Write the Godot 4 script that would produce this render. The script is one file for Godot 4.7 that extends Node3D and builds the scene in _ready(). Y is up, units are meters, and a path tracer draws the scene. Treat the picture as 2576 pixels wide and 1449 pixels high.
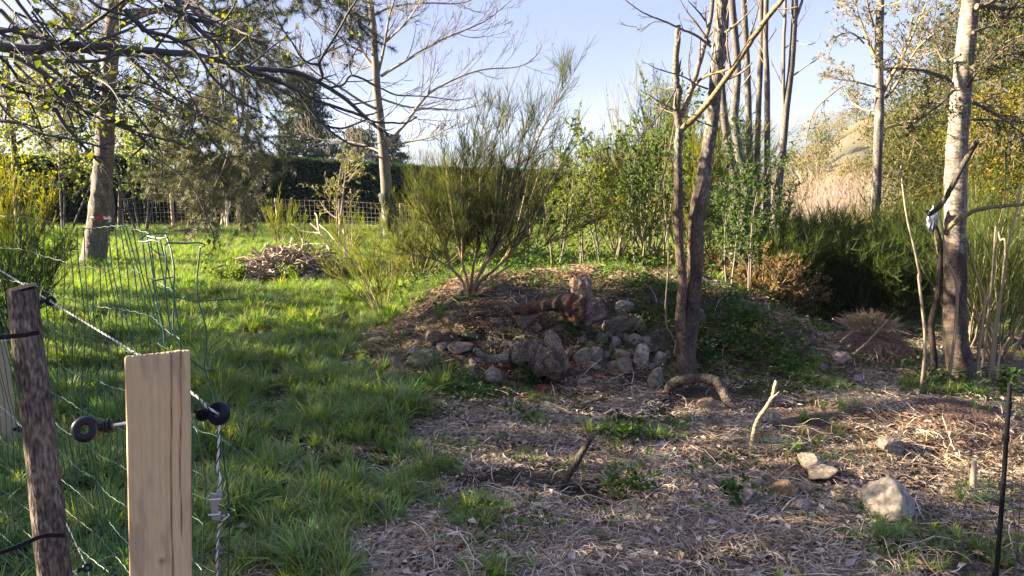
extends Node3D

# ---------------------------------------------------------------- shared state
const EYE := Vector3(0, 1.6, 0)
const TILT := 10.3
const LENS := 1940.0          # focal length in units of the 2576-wide sketch sheet
var rng := RandomNumberGenerator.new()
var soft := FastNoiseLite.new()
var fine := FastNoiseLite.new()
var M := {}
var taken := {}
var tex := {}


func r(a: float, b: float) -> float:
	return rng.randf_range(a, b)


func rv() -> Vector3:
	return Vector3(rng.randf_range(-1, 1), rng.randf_range(-1, 1), rng.randf_range(-1, 1))


func lin(c: Color) -> Color:
	return c.linear_to_srgb()


func pick(pal: Array) -> Color:
	var c: Color = pal[rng.randi() % pal.size()]
	var k := r(0.78, 1.22)
	return Color(c.r * k * r(0.93, 1.07), c.g * k, c.b * k * r(0.9, 1.1))


# ---------------------------------------------------------------- mesh builder
class MB:
	var v := PackedVector3Array()
	var n := PackedVector3Array()
	var c := PackedColorArray()
	var x := PackedInt32Array()
	var smooth := true

	func tube(p: PackedVector3Array, rad: PackedFloat32Array, sides: int, c0: Color, c1: Color) -> void:
		var m := p.size()
		if m < 2:
			return
		var base := v.size()
		var t := (p[1] - p[0]).normalized()
		var u := t.cross(Vector3.UP if absf(t.y) < 0.9 else Vector3.RIGHT).normalized()
		for i in m:
			t = (p[mini(i + 1, m - 1)] - p[maxi(i - 1, 0)]).normalized()
			u = (u - t * u.dot(t)).normalized()
			var w := t.cross(u)
			var cc := c0.lerp(c1, float(i) / (m - 1))
			for s in sides:
				var a := TAU * s / sides
				var d := u * cos(a) + w * sin(a)
				v.append(p[i] + d * rad[i])
				n.append(d)
				c.append(cc)
		for i in m - 1:
			for s in sides:
				var a := base + i * sides + s
				var b := base + i * sides + (s + 1) % sides
				x.append_array([a, a + sides, b, b, a + sides, b + sides])
		if sides > 4:
			for e in 2:
				var k := 0 if e == 0 else m - 1
				var dir := (p[0] - p[1]).normalized() if e == 0 else (p[m - 1] - p[m - 2]).normalized()
				var at := v.size()
				v.append(p[k]); n.append(dir); c.append(c0 if e == 0 else c1)
				for s in sides:
					v.append(v[base + k * sides + s]); n.append(dir); c.append(c0 if e == 0 else c1)
				for s in sides:
					if e == 0:
						x.append_array([at, at + 1 + s, at + 1 + (s + 1) % sides])
					else:
						x.append_array([at, at + 1 + (s + 1) % sides, at + 1 + s])

	func ribbon(p: PackedVector3Array, side: Vector3, w0: float, w1: float, col: Color) -> void:
		var m := p.size()
		var base := v.size()
		for i in m - 1:
			var w := lerpf(w0, w1, float(i) / (m - 1)) * 0.5
			v.append(p[i] - side * w); v.append(p[i] + side * w)
			c.append(col); c.append(col)
		v.append(p[m - 1]); c.append(col)
		for i in m - 2:
			var a := base + i * 2
			x.append_array([a, a + 1, a + 2, a + 1, a + 3, a + 2])
		var b := base + (m - 2) * 2
		x.append_array([b, b + 1, b + 2])

	func leaf(p: Vector3, d: Vector3, up: Vector3, l: float, w: float, col: Color) -> void:
		var s := d.cross(up)
		if s.length_squared() < 1e-6:
			s = d.cross(Vector3.RIGHT)
		s = s.normalized() * w * 0.5
		var k := s.cross(d).normalized() * w * 0.22
		var a := v.size()
		v.append(p); v.append(p + d * l * 0.42 + s + k); v.append(p + d * l); v.append(p + d * l * 0.42 - s + k)
		c.append(col); c.append(col); c.append(col); c.append(col)
		x.append_array([a, a + 1, a + 2, a, a + 2, a + 3])

	func box(cn: Vector3, ax: Vector3, ay: Vector3, az: Vector3, col: Color) -> void:
		# half-axes
		for f in 6:
			var nn: Vector3 = [ax, -ax, ay, -ay, az, -az][f]
			var uu: Vector3 = [ay, az, az, ax, ax, ay][f]
			var ww: Vector3 = [az, ay, ax, az, ay, ax][f]
			var a := v.size()
			for q in [[-1, -1], [1, -1], [1, 1], [-1, 1]]:
				v.append(cn + nn + uu * q[0] + ww * q[1]); n.append(nn.normalized()); c.append(col)
			x.append_array([a, a + 2, a + 1, a, a + 3, a + 2])

	func renormal() -> void:
		n = PackedVector3Array()
		n.resize(v.size())
		for k in range(0, x.size(), 3):
			var f := (v[x[k + 2]] - v[x[k]]).cross(v[x[k + 1]] - v[x[k]])
			n[x[k]] += f; n[x[k + 1]] += f; n[x[k + 2]] += f
		for k in n.size():
			n[k] = n[k].normalized()

	func mesh(m: Material) -> ArrayMesh:
		var a := []
		a.resize(Mesh.ARRAY_MAX)
		a[Mesh.ARRAY_VERTEX] = v
		if smooth and n.size() == v.size():
			a[Mesh.ARRAY_NORMAL] = n
		a[Mesh.ARRAY_COLOR] = c
		a[Mesh.ARRAY_INDEX] = x
		var out := ArrayMesh.new()
		out.add_surface_from_arrays(Mesh.PRIMITIVE_TRIANGLES, a)
		out.surface_set_material(0, m)
		return out


func leafy_mb() -> MB:
	var m := MB.new()
	m.smooth = false
	return m


# ---------------------------------------------------------------- scene nodes
func numbered(called: String) -> String:
	var k: int = taken.get(called, 0)
	taken[called] = k + 1
	return called if k == 0 else "%s_%03d" % [called, k]


func thing(called: String, label: String, category: String, at := Vector3.ZERO, group := "") -> Node3D:
	var o := Node3D.new()
	o.name = numbered(called)
	add_child(o)
	o.position = at
	o.set_meta("label", label)
	o.set_meta("category", category)
	if group:
		o.set_meta("group", group)
	return o


# builds are made in world coordinates; a part is put under its thing with the thing's place taken off
func part(called: String, st: MB, m: Material, parent: Node3D, stuff := false) -> MeshInstance3D:
	if st.v.is_empty():
		return null
	var o := MeshInstance3D.new()
	o.name = called
	var off := Vector3.ZERO
	var q: Node = parent
	while q != self:
		off += (q as Node3D).position
		q = q.get_parent()
	if off != Vector3.ZERO:
		for k in st.v.size():
			st.v[k] -= off
	o.mesh = st.mesh(m)
	parent.add_child(o, true)
	if stuff:
		o.set_meta("kind", "stuff")
	return o


func setting(called: String, st: MB, m: Material, kind := "structure") -> MeshInstance3D:
	var o := MeshInstance3D.new()
	o.name = numbered(called)
	o.mesh = st.mesh(m)
	add_child(o)
	o.set_meta("kind", kind)
	return o


func scatter(called: String, mesh: Mesh, tr: Array, cols: Array, label: String, category: String) -> void:
	var mm := MultiMesh.new()
	mm.transform_format = MultiMesh.TRANSFORM_3D
	mm.use_colors = true
	mm.mesh = mesh
	mm.instance_count = tr.size()
	for k in tr.size():
		mm.set_instance_transform(k, tr[k])
		mm.set_instance_color(k, cols[k])
	var o := MultiMeshInstance3D.new()
	o.name = numbered(called)
	o.multimesh = mm
	add_child(o)
	o.set_meta("kind", "stuff")
	o.set_meta("label", label)
	o.set_meta("category", category)


# ---------------------------------------------------------------- surveying: sheet position and distance -> place
func spot(u: float, v: float, d: float) -> Vector3:
	var a := deg_to_rad(TILT)
	var ry := (724.5 - v) / LENS
	var dir := Vector3((u - 1288.0) / LENS, ry * cos(a) - sin(a), -(cos(a) + ry * sin(a)))
	return EYE + dir * (d / -dir.z)


func on_ground(u: float, v: float) -> Vector3:
	var d := 1.2
	while d < 400.0:
		var p := spot(u, v, d)
		if p.y <= ground(p.x, p.z):
			var lo := d / 1.02
			var hi := d
			for k in 12:
				var mid := (lo + hi) * 0.5
				p = spot(u, v, mid)
				if p.y <= ground(p.x, p.z):
					hi = mid
				else:
					lo = mid
			p = spot(u, v, hi)
			return Vector3(p.x, ground(p.x, p.z), p.z)
		d *= 1.02
	return spot(u, v, 400.0)


func per(p: Vector3) -> float:      # metres per sheet unit at that place
	var a := deg_to_rad(TILT)
	return (p - EYE).dot(Vector3(0, -sin(a), -cos(a))) / LENS


func at_x(u: float, d: float) -> Vector3:      # ground place in a plan direction
	var p := spot(u, 500, d)
	return Vector3(p.x, ground(p.x, -d), -d)


func sm(a: float, b: float, t: float) -> float:
	return smoothstep(a, b, t)


func mound(x: float, d: float) -> float:
	var across := sm(-1.5, -0.1, x) * (1.0 - sm(1.5, 3.0, x))
	return (0.52 + 0.1 * soft.get_noise_2d(x * 20.0, d * 20.0)) * across * sm(4.8, 6.15, d) * (1.0 - sm(6.7, 8.8, d))


func lie(x: float, z: float) -> float:      # broad lie of the land
	var d := -z
	var e := d - 12.0
	var h := -(sqrt(e * e + 9.0) + e) * 0.5 * 0.07
	h -= 0.02 * maxf(0.0, x + 9.0) * sm(18.0, 34.0, d)
	if d > 40.0:
		h -= 0.055 * (d - 40.0) * sm(40.0, 90.0, d)
	h = maxf(h, -42.0)
	if x > 0.0 and d > 30.0:      # wooded slope rising at the right
		h += 17.0 * sm(0.27, 0.47, x / d) * sm(38.0, 105.0, d) * (1.0 - sm(170.0, 330.0, d))
	if d > 700.0:
		var rise := -8.0 + 66.0 * sm(60.0, 560.0, x * 1300.0 / d) + 9.0 * soft.get_noise_2d(x * 0.03, 77.0)
		h = lerpf(h, rise, sm(800.0, 1300.0, d))
	return h


func ground(x: float, z: float) -> float:
	var d := -z
	var h := lie(x, z)
	if d > -3.0 and d < 45.0:
		h += mound(x, d)
		h += 0.22 * exp(-pow((x - 2.45) / 0.62, 2) - pow((d - 4.15) / 0.42, 2))
		h += soft.get_noise_2d(x * 9.0, z * 9.0) * 0.05 + soft.get_noise_2d(x * 40.0, z * 40.0) * 0.018
	elif d < 700.0:
		h += soft.get_noise_2d(x * 1.2, z * 1.2) * 0.5
	return h


func lawn(x: float, z: float) -> float:      # 1 where grass covers the soil
	var d := -z
	var edge := -0.75 + 0.0 * d
	if d < 3.2:
		edge = lerpf(-0.45, -0.72, sm(2.3, 3.2, d))
	elif d < 4.9:
		edge = lerpf(-0.72, -0.62, sm(3.2, 4.9, d))
	elif d < 6.2:
		edge = lerpf(-0.62, -1.25, sm(4.9, 6.2, d))
	elif d < 7.6:
		edge = lerpf(-1.25, -0.5, sm(6.2, 7.6, d))
	else:
		edge = lerpf(-0.5, 40.0, sm(7.6, 9.5, d))
	var q := soft.get_noise_2d(x * 14.0, z * 14.0) * 0.55 + soft.get_noise_2d(x * 45.0 + 31.0, z * 45.0) * 0.22
	var m := 1.0 - sm(edge - 0.12, edge + 0.12, x + q)
	if d < 3.0:
		m *= sm(2.25, 2.75, d + q * 0.5)
	return m


func curve(p: PackedVector3Array, k: int) -> PackedVector3Array:
	var o := PackedVector3Array()
	var m := p.size()
	for i in m - 1:
		var a := p[maxi(i - 1, 0)]
		var b := p[i]
		var e := p[i + 1]
		var f := p[mini(i + 2, m - 1)]
		for s in k:
			o.append(b.cubic_interpolate(e, a, f, float(s) / k))
	o.append(p[m - 1])
	return o


func trace(uv: Array, d0: float, d1: float) -> PackedVector3Array:
	var p := PackedVector3Array()
	var m := uv.size() / 2
	for i in m:
		p.append(spot(uv[i * 2], uv[i * 2 + 1], lerpf(d0, d1, float(i) / maxf(1.0, m - 1.0))))
	return p


func taper(m: int, a: float, b: float) -> PackedFloat32Array:
	var o := PackedFloat32Array()
	for i in m:
		o.append(lerpf(a, b, float(i) / maxf(1.0, m - 1.0)))
	return o


# ---------------------------------------------------------------- materials
func grain(called: String, size: int, freq: Vector2, low: float, gain := 1.0, kind := FastNoiseLite.TYPE_SIMPLEX_SMOOTH) -> ImageTexture:
	if tex.has(called):
		return tex[called]
	var q := FastNoiseLite.new()
	q.seed = called.hash() % 10000
	q.noise_type = kind
	q.fractal_octaves = 5
	q.frequency = 0.02
	var im := Image.create(size, size, false, Image.FORMAT_RGB8)
	var b := size / 4
	for j in size:
		for i in size:
			# blend across the border so that the tile repeats without a seam
			var f := q.get_noise_2d(i * freq.x, j * freq.y)
			if i < b:
				f = lerpf(q.get_noise_2d((i + size) * freq.x, j * freq.y), f, float(i) / b)
			if j < b:
				var g := q.get_noise_2d(i * freq.x, (j + size) * freq.y)
				f = lerpf(g, f, float(j) / b)
			var k := clampf(0.5 + f * gain, 0.0, 1.0)
			k = lerpf(low, 1.0, k)
			im.set_pixel(i, j, Color(k, k, k))
	tex[called] = ImageTexture.create_from_image(im)
	return tex[called]


func mat(called: String, rough: float, color := Color.WHITE) -> StandardMaterial3D:
	var m := StandardMaterial3D.new()
	m.resource_name = called
	m.vertex_color_use_as_albedo = true
	m.albedo_color = lin(color)
	m.roughness = rough
	m.cull_mode = BaseMaterial3D.CULL_DISABLED
	M[called] = m
	return m


func textured(m: StandardMaterial3D, t: Texture2D, scale: Vector3, relief := 0.0, bump: Texture2D = null) -> void:
	m.albedo_texture = t
	m.uv1_triplanar = true
	m.uv1_scale = scale
	if relief > 0.0:
		m.heightmap_enabled = true
		m.heightmap_texture = bump if bump else t
		m.heightmap_scale = relief


func make_materials() -> void:
	var m := mat("leaf", 0.65)
	m.metallic_specular = 0.25
	m.backlight_enabled = true
	m.backlight = Color(0.95, 1.0, 0.4)
	m = mat("grass", 0.6)
	m.metallic_specular = 0.3
	m.backlight_enabled = true
	m.backlight = Color(0.95, 1.0, 0.35)
	m = mat("needle", 0.6)
	m.backlight_enabled = true
	m.backlight = Color(0.5, 0.5, 0.25)
	mat("twig", 0.8)
	mat("straw", 0.75)
	m = mat("bark", 0.9)
	textured(m, grain("bark", 256, Vector2(2.2, 2.2), 0.35, 1.1), Vector3(9, 2.2, 9), 0.5)
	m = mat("smooth_bark", 0.85)
	textured(m, grain("patch", 256, Vector2(1.6, 1.6), 0.45, 1.0), Vector3(5, 7, 5), 0.2)
	m = mat("rot", 0.95)
	textured(m, grain("rot", 256, Vector2(2.5, 2.5), 0.3, 1.3), Vector3(7, 5, 7), 0.8)
	m = mat("soil", 1.0)
	textured(m, grain("soil", 512, Vector2(2.6, 2.6), 0.35, 1.2), Vector3(1.7, 1.7, 1.7), 1.2)
	m.uv1_world_triplanar = true
	m = mat("stone", 0.9)
	textured(m, grain("stone", 256, Vector2(1.0, 1.0), 0.55, 1.3), Vector3(1.1, 1.1, 1.1), 0.25)
	m = mat("clay", 0.9)
	textured(m, grain("stone", 256, Vector2(2.8, 2.8), 0.55, 1.2), Vector3(6, 6, 6), 0.15)
	m = mat("timber", 0.75)
	textured(m, grain("sawn", 256, Vector2(2.4, 2.4), 0.88, 0.7), Vector3(16, 1.6, 16), 0.03)
	m = mat("plastic", 0.3)
	m.metallic_specular = 0.3
	m = mat("metal", 0.35)
	m.metallic = 0.9
	m = mat("wire", 0.4)
	m = mat("cloth", 0.8)


# ---------------------------------------------------------------- growth
# one branch with its children; wood goes to w, foliage to f
func grow(w: MB, f: MB, p: Vector3, dir: Vector3, length: float, rad: float, lv: int, S: Dictionary) -> void:
	var segs: int = S.seg[lv]
	var pts := PackedVector3Array([p])
	var q := p
	var dd := dir.normalized()
	for i in segs:
		dd = (dd + rv() * S.wob + Vector3.UP * (S.up[lv] / segs)).normalized()
		q += dd * (length / segs)
		pts.append(q)
	if rad < 0.0012 or (lv > 0 and lv == S.levels - 1 and S.get("thin", false)):
		w.tube(pts, taper(pts.size(), maxf(rad, S.get("least", 0.0008)), maxf(rad * 0.4, S.get("least", 0.0008) * 0.6)), 3, pick(S.bark), pick(S.bark))
	else:
		w.tube(pts, taper(pts.size(), rad, maxf(rad * S.get("tip", 0.35), S.get("least", 0.0008))), 5 if rad > 0.01 else 4 if rad > 0.004 else 3, pick(S.bark), pick(S.bark))
	sprout(w, f, pts, rad, rad * S.get("tip", 0.35), length, lv, S)


func along(pts: PackedVector3Array, t: float) -> Array:
	var k := clampf(t, 0.0, 0.9999) * (pts.size() - 1)
	var i := int(k)
	return [pts[i].lerp(pts[i + 1], k - i), (pts[i + 1] - pts[i]).normalized()]


func sprout(w: MB, f: MB, pts: PackedVector3Array, r0: float, r1: float, length: float, lv: int, S: Dictionary) -> void:
	if lv + 1 < int(S.levels):
		var kids: int = maxi(1, int(S.kids[lv] * r(0.8, 1.2)))
		for k in kids:
			var t: float = lerpf(S.t0[lv], 1.0, (k + rng.randf()) / kids)
			var a := along(pts, t)
			var d: Vector3 = a[1]
			var side := d.cross(rv()).normalized()
			var ang: float = deg_to_rad(S.ang[lv] * r(0.6, 1.3))
			var nd := d * cos(ang) + side * sin(ang)
			nd = (nd + S.get("flow", Vector3.ZERO)).normalized()
			grow(w, f, a[0], nd, length * S.lk[lv] * r(0.6, 1.2) * (1.15 - 0.5 * t), maxf(lerpf(r0, r1, t) * S.rk, S.get("least", 0.0008)), lv + 1, S)
	if f != null and lv >= int(S.leaf_from):
		var n: int = int(S.leaves * length * r(0.7, 1.3) + rng.randf())
		for k in n:
			var a := along(pts, r(S.get("leaf_t", 0.15), 1.0))
			foliage(f, a[0], a[1], S)


func foliage(f: MB, p: Vector3, d: Vector3, S: Dictionary) -> void:
	var kind: String = S.kind
	var s: float = S.size * r(0.65, 1.3)
	if kind == "leaf":
		var ld := (d * 0.4 + rv() + Vector3(0, S.get("droop", 0.0), 0)).normalized()
		f.leaf(p, ld, rv() + Vector3.UP, s, s * S.get("fat", 0.6), pick(S.pal))
	elif kind == "needles":
		var col := pick(S.pal)
		for k in int(S.get("tuft", 9)):
			var nd := (d * 0.7 + rv() * 0.9 + Vector3(0, 0.15, 0)).normalized()
			var side := nd.cross(rv()).normalized()
			var a := f.v.size()
			var wd: float = S.get("nw", 0.003)
			f.v.append(p - side * wd); f.v.append(p + side * wd); f.v.append(p + nd * s)
			f.c.append(col); f.c.append(col); f.c.append(col)
			f.x.append_array([a, a + 1, a + 2])


# a limb that follows given points, with children
func limb(w: MB, f: MB, pts: PackedVector3Array, r0: float, r1: float, sides: int, col: Array, S := {}) -> PackedVector3Array:
	var q := curve(pts, 5)
	for k in range(1, q.size() - 1):
		q[k] += rv() * r0 * 0.12
	w.tube(q, taper(q.size(), r0, r1), sides, pick(col), pick(col))
	if not S.is_empty():
		var l := 0.0
		for k in q.size() - 1:
			l += q[k].distance_to(q[k + 1])
		sprout(w, f, q, r0, r1, l, 0, S)
	return q


# a trunk with relief and patches of colour
func bole(pts: PackedVector3Array, rads: PackedFloat32Array, sides: int, k: int, rough: float, shade: Callable) -> MB:
	var q := curve(pts, k)
	var m := MB.new()
	var rr := PackedFloat32Array()
	for i in q.size():
		var t := float(i) / (q.size() - 1) * (rads.size() - 1)
		var j := mini(int(t), rads.size() - 2)
		rr.append(lerpf(rads[j], rads[j + 1], t - j))
	m.tube(q, rr, sides, Color.WHITE, Color.WHITE)
	var n0 := q.size() * sides
	for i in n0:
		var ring := i / sides
		var p := m.v[i]
		var e := fine.get_noise_3d(p.x * 75.0, p.y * 18.0, p.z * 75.0)
		m.v[i] += m.n[i] * rr[ring] * rough * e
		m.c[i] = shade.call(p, fine.get_noise_3d(p.x * 60.0 + 71.0, p.y * 25.0 - 33.0, p.z * 60.0), float(ring) / q.size())
	for i in range(n0, m.v.size()):
		m.c[i] = m.c[mini(i, n0 - 1)]
	m.renormal()
	return m


func hull(seed_: int, sub: int, planes: int) -> MB:
	# a rock: a ball cut by random planes, then roughened
	var g := RandomNumberGenerator.new()
	g.seed = seed_
	var m := MB.new()
	var s := SphereMesh.new()
	s.radial_segments = sub * 2
	s.rings = sub
	var a := s.get_mesh_arrays()
	var cut := []
	for k in planes:
		var d := Vector3(g.randf_range(-1, 1), g.randf_range(-1, 1), g.randf_range(-1, 1)).normalized()
		cut.append([d, g.randf_range(0.24, 0.43)])
	for p: Vector3 in a[Mesh.ARRAY_VERTEX]:
		var d := p.normalized()
		var l := 0.5
		for e in cut:
			var q: float = d.dot(e[0])
			if q > 0.05:
				l = minf(l, e[1] / q)
		l *= 1.0 + 0.09 * fine.get_noise_3d(d.x * 9.0 + seed_ * 9, d.y * 9.0, d.z * 9.0)
		m.v.append(d * l)
		m.c.append(Color.WHITE)
	m.x = a[Mesh.ARRAY_INDEX]
	m.renormal()
	# the ball's seam and poles: take the direction where faces are degenerate
	for k in m.n.size():
		if m.n[k].length_squared() < 0.5 or m.n[k].dot(m.v[k]) < 0.0:
			m.n[k] = m.v[k].normalized()
	return m


# ---------------------------------------------------------------- shrubs
# whippy stems in a fan: broom and its kin
func broom(called: String, label: String, group: String, base: Vector3, S: Dictionary) -> Node3D:
	var t := thing(called, label, "shrub", base, group)
	var w := MB.new()
	var f := leafy_mb()
	var H: float = S.h
	var W: float = S.w
	var lean: Vector3 = S.get("lean", Vector3.ZERO)
	var tw: float = S.get("tw", 0.003)
	for s in int(S.stems):
		var az: float = TAU * (s + rng.randf() * 0.8) / S.stems
		var rr := sqrt(rng.randf()) * W * 0.5
		var tip := base + Vector3(cos(az) * rr, H * r(0.72, 1.0) * (1.0 - 0.35 * pow(rr / (W * 0.5), 2)), sin(az) * rr) + lean * H
		var ctl := base + Vector3(cos(az) * rr * 0.55, H * 0.35, sin(az) * rr * 0.55) + lean * H * 0.2
		var pts := PackedVector3Array()
		for k in 9:
			var q := k / 8.0
			pts.append(base.bezier_interpolate(base.lerp(ctl, 0.7), ctl.lerp(tip, 0.35), tip, q) + rv() * H * 0.008 + Vector3(cos(az), 0, sin(az)) * 0.02)
		w.tube(pts, taper(9, S.get("r", 0.011) * r(0.7, 1.2), 0.0018), 5, pick(S.bark), pick(S.bark))
		var bare: float = S.get("bare", 0.2)
		for k in int(S.kids):
			var q := lerpf(bare, 1.0, (k + rng.randf()) / S.kids)
			var a := along(pts, q)
			var out := Vector3(a[0].x - base.x, 0, a[0].z - base.z).normalized()
			var d: Vector3 = ((a[1] as Vector3) * 0.8 + rv() * S.get("open", 0.6) + out * 0.2 + Vector3.UP * 0.25).normalized()
			var l := H * r(0.16, 0.42) * (1.15 - 0.45 * q)
			var kp := PackedVector3Array()
			var pos: Vector3 = a[0]
			for j in 5:
				kp.append(pos)
				d = (d + rv() * 0.12 + Vector3.UP * S.get("rise", 0.10)).normalized()
				pos += d * l / 4.0
			f.ribbon(kp, d.cross(rv()).normalized(), tw * 1.8, tw * 0.8, pick(S.pal) if rng.randf() < 0.7 else pick(S.bark))
			for j in int(S.twigs):
				var b := along(kp, r(0.05, 1.0))
				var td: Vector3 = ((b[1] as Vector3) + rv() * S.get("spray", 0.42) + Vector3.UP * 0.1).normalized()
				var tl := H * r(0.05, 0.15)
				var tp := PackedVector3Array([b[0], b[0] + td * tl * 0.5 + rv() * tl * 0.05, b[0] + (td + Vector3.UP * 0.12).normalized() * tl])
				f.ribbon(tp, td.cross(rv()).normalized(), tw, tw * 0.6, pick(S.pal))
				for e in int(S.get("leaves", 0)):
					var lp := along(tp, rng.randf())
					var ls: float = S.ls * r(0.6, 1.3)
					f.leaf(lp[0], (td * 0.5 + rv()).normalized(), rv() + Vector3.UP, ls, ls * 0.5, pick(S.get("leaf_pal", S.pal)))
				if rng.randf() < S.get("flower", 0.0):
					f.leaf(b[0], (rv() + Vector3.UP).normalized(), rv(), 0.022, 0.016, Color(0.75, 0.5, 0.02))
	part("stems", w, M.twig, t)
	part("foliage", f, M.leaf, t)
	return t


# saplings and leafy shrubs
func leafy(called: String, label: String, category: String, group: String, base: Vector3, stems: int, H: float, W: float, S: Dictionary, lean := Vector3.ZERO) -> Node3D:
	var t := thing(called, label, category, base, group)
	var w := MB.new()
	var f := leafy_mb()
	for s in stems:
		var az := TAU * (s + rng.randf()) / stems
		var d := Vector3(cos(az) * W * 0.5 * rng.randf(), H, sin(az) * W * 0.5 * rng.randf()) + lean * H
		grow(w, f, base + Vector3(cos(az), 0, sin(az)) * W * 0.05 - Vector3(0, 0.02, 0), d, d.length() * r(0.75, 1.05), S.rad, 0, S)
	part("stems" if stems > 1 else "trunk", w, M.twig, t)
	part("foliage", f, M.leaf, t)
	return t


# clumps of leaves spread through a crown's volume
func puff(f: MB, cn: Vector3, ext: Vector3, clumps: int, per_clump: int, spread: float, size: float, pal: Array, flat := 0.0) -> void:
	for k in clumps:
		var d := rv().normalized()
		var cc := cn + Vector3(d.x * ext.x, d.y * ext.y, d.z * ext.z) * pow(rng.randf(), 0.4)
		var col := pick(pal)
		for j in per_clump:
			var o := Vector3(rng.randfn(), rng.randfn() * (1.0 - flat), rng.randfn()) * spread
			var s := size * r(0.6, 1.3)
			var cl := Color(col.r * r(0.8, 1.2), col.g * r(0.85, 1.15), col.b)
			f.leaf(cc + o, (rv() + o.normalized() * 0.5).normalized(), rv() + Vector3.UP, s, s * 0.55, cl)


func crown_tree(called: String, label: String, category: String, group: String, base: Vector3, H: float, W: float, n: int, size: float, pal: Array, low := 0.25) -> Node3D:
	var t := thing(called, label, category, base, group)
	var w := MB.new()
	var f := leafy_mb()
	var top := base + Vector3(r(-0.05, 0.05) * H, H * 0.92, 0)
	w.tube(curve(PackedVector3Array([base - Vector3(0, 0.2, 0), base.lerp(top, 0.5) + rv() * H * 0.02, top]), 4), taper(9, H * 0.025, H * 0.006), 6, Color(0.07, 0.055, 0.045), Color(0.07, 0.055, 0.045))
	for k in 9:
		var a := base.lerp(top, r(low * 0.7, 0.8))
		var d := rv()
		w.tube(PackedVector3Array([a, a + Vector3(d.x * W * 0.2, H * 0.1, d.z * W * 0.2), a + Vector3(d.x * W * 0.42, H * 0.16, d.z * W * 0.42)]), taper(3, H * 0.009, H * 0.003), 4, Color(0.06, 0.05, 0.04), Color(0.06, 0.05, 0.04))
	var lobes := 7
	for k in lobes:
		var y := lerpf(low, 0.92, (k + 0.5) / lobes)
		var rad := W * 0.5 * sqrt(maxf(0.1, 1.0 - pow(y * 1.6 - 0.75, 2)))
		var az := rng.randf() * TAU
		var cn := base + Vector3(cos(az) * rad * 0.4, y * H, sin(az) * rad * 0.4)
		puff(f, cn, Vector3(rad * 0.8, H * 0.13, rad * 0.8), n / lobes / 14, 14, W * 0.045, size, pal)
	part("trunk", w, M.twig, t)
	part("crown", f, M.leaf, t)
	return t


func _ready() -> void:
	rng.seed = 4711
	soft.seed = 5
	soft.frequency = 0.05
	soft.fractal_octaves = 3
	fine.seed = 11
	fine.frequency = 0.2
	fine.fractal_octaves = 4

	# camera
	var cam := Camera3D.new()
	cam.name = "camera"
	add_child(cam)
	cam.position = EYE
	cam.rotation_degrees = Vector3(-TILT, 0, 0)
	cam.fov = rad_to_deg(2.0 * atan(724.5 / LENS))
	cam.near = 0.05
	cam.far = 5000.0
	cam.current = true

	# sky and exposure
	var sky_m := ProceduralSkyMaterial.new()
	sky_m.sky_top_color = lin(Color(0.31, 0.44, 0.88))
	sky_m.sky_horizon_color = lin(Color(0.52, 0.555, 0.75))
	sky_m.sky_curve = 0.13
	sky_m.ground_bottom_color = lin(Color(0.18, 0.17, 0.13))
	sky_m.ground_horizon_color = lin(Color(0.66, 0.70, 0.80))
	sky_m.sun_angle_max = 90.0
	sky_m.sun_curve = 0.5
	sky_m.sky_cover = wisps()
	sky_m.sky_cover_modulate = Color(1, 1, 1, 0.10)
	var sky := Sky.new()
	sky.sky_material = sky_m
	var env := Environment.new()
	env.background_mode = Environment.BG_SKY
	env.sky = sky
	env.tonemap_mode = Environment.TONE_MAPPER_LINEAR
	env.tonemap_exposure = 8.2
	env.background_energy_multiplier = 0.150
	env.sdfgi_enabled = true
	env.ssao_enabled = true
	env.ssil_enabled = true
	# haze over the valley
	env.fog_enabled = true
	env.fog_density = 0.0003
	env.fog_light_color = Color(0.74, 0.84, 1.0)
	var we := WorldEnvironment.new()
	we.name = "environment"
	we.environment = env
	add_child(we)

	# low sun from the left, a little beyond the scene
	var sun := DirectionalLight3D.new()
	sun.name = "sun"
	add_child(sun)
	var az := deg_to_rad(85.0)
	var el := deg_to_rad(18.0)
	sun.look_at_from_position(Vector3(-sin(az) * cos(el), sin(el), -cos(az) * cos(el)) * 20.0, Vector3.ZERO)
	sun.light_color = Color(1.0, 0.93, 0.80)
	sun.light_energy = 1.6
	sun.light_angular_distance = 0.5
	sun.shadow_enabled = true

	make_materials()
	lay_ground()
	print("ground")
	far_side()
	print("far side")
	left_side()
	print("left")
	middle()
	print("middle")
	right_side()
	print("right")
	rubble()
	print("rubble")
	near_fence()
	print("fence")
	cover()
	print("cover")


func wisps() -> ImageTexture:
	var q := FastNoiseLite.new()
	q.seed = 3
	q.fractal_octaves = 4
	q.frequency = 0.01
	var im := Image.create(512, 256, false, Image.FORMAT_RGBA8)
	for j in 256:
		for i in 512:
			var a := TAU * i / 512.0
			var up := (0.5 - j / 256.0) * PI
			var d := Vector3(cos(a) * cos(up), sin(up) * 5.0, sin(a) * cos(up)) * 90.0
			im.set_pixel(i, j, Color(1, 1, 1, smoothstep(0.0, 0.5, q.get_noise_3dv(d))))
	return ImageTexture.create_from_image(im)


# ---------------------------------------------------------------- ground
func lines(lo: float, hi: float, step: float, far_lo: float, far_hi: float, k: float) -> PackedFloat32Array:
	var a := []
	var s := step
	var q := lo
	while q > far_lo:
		q -= s
		s *= k
		a.push_front(q)
	q = lo
	while q < hi:
		a.append(q)
		q += step
	s = step
	while q < far_hi:
		a.append(q)
		q += s
		s *= k
	a.append(q)
	return PackedFloat32Array(a)


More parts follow.
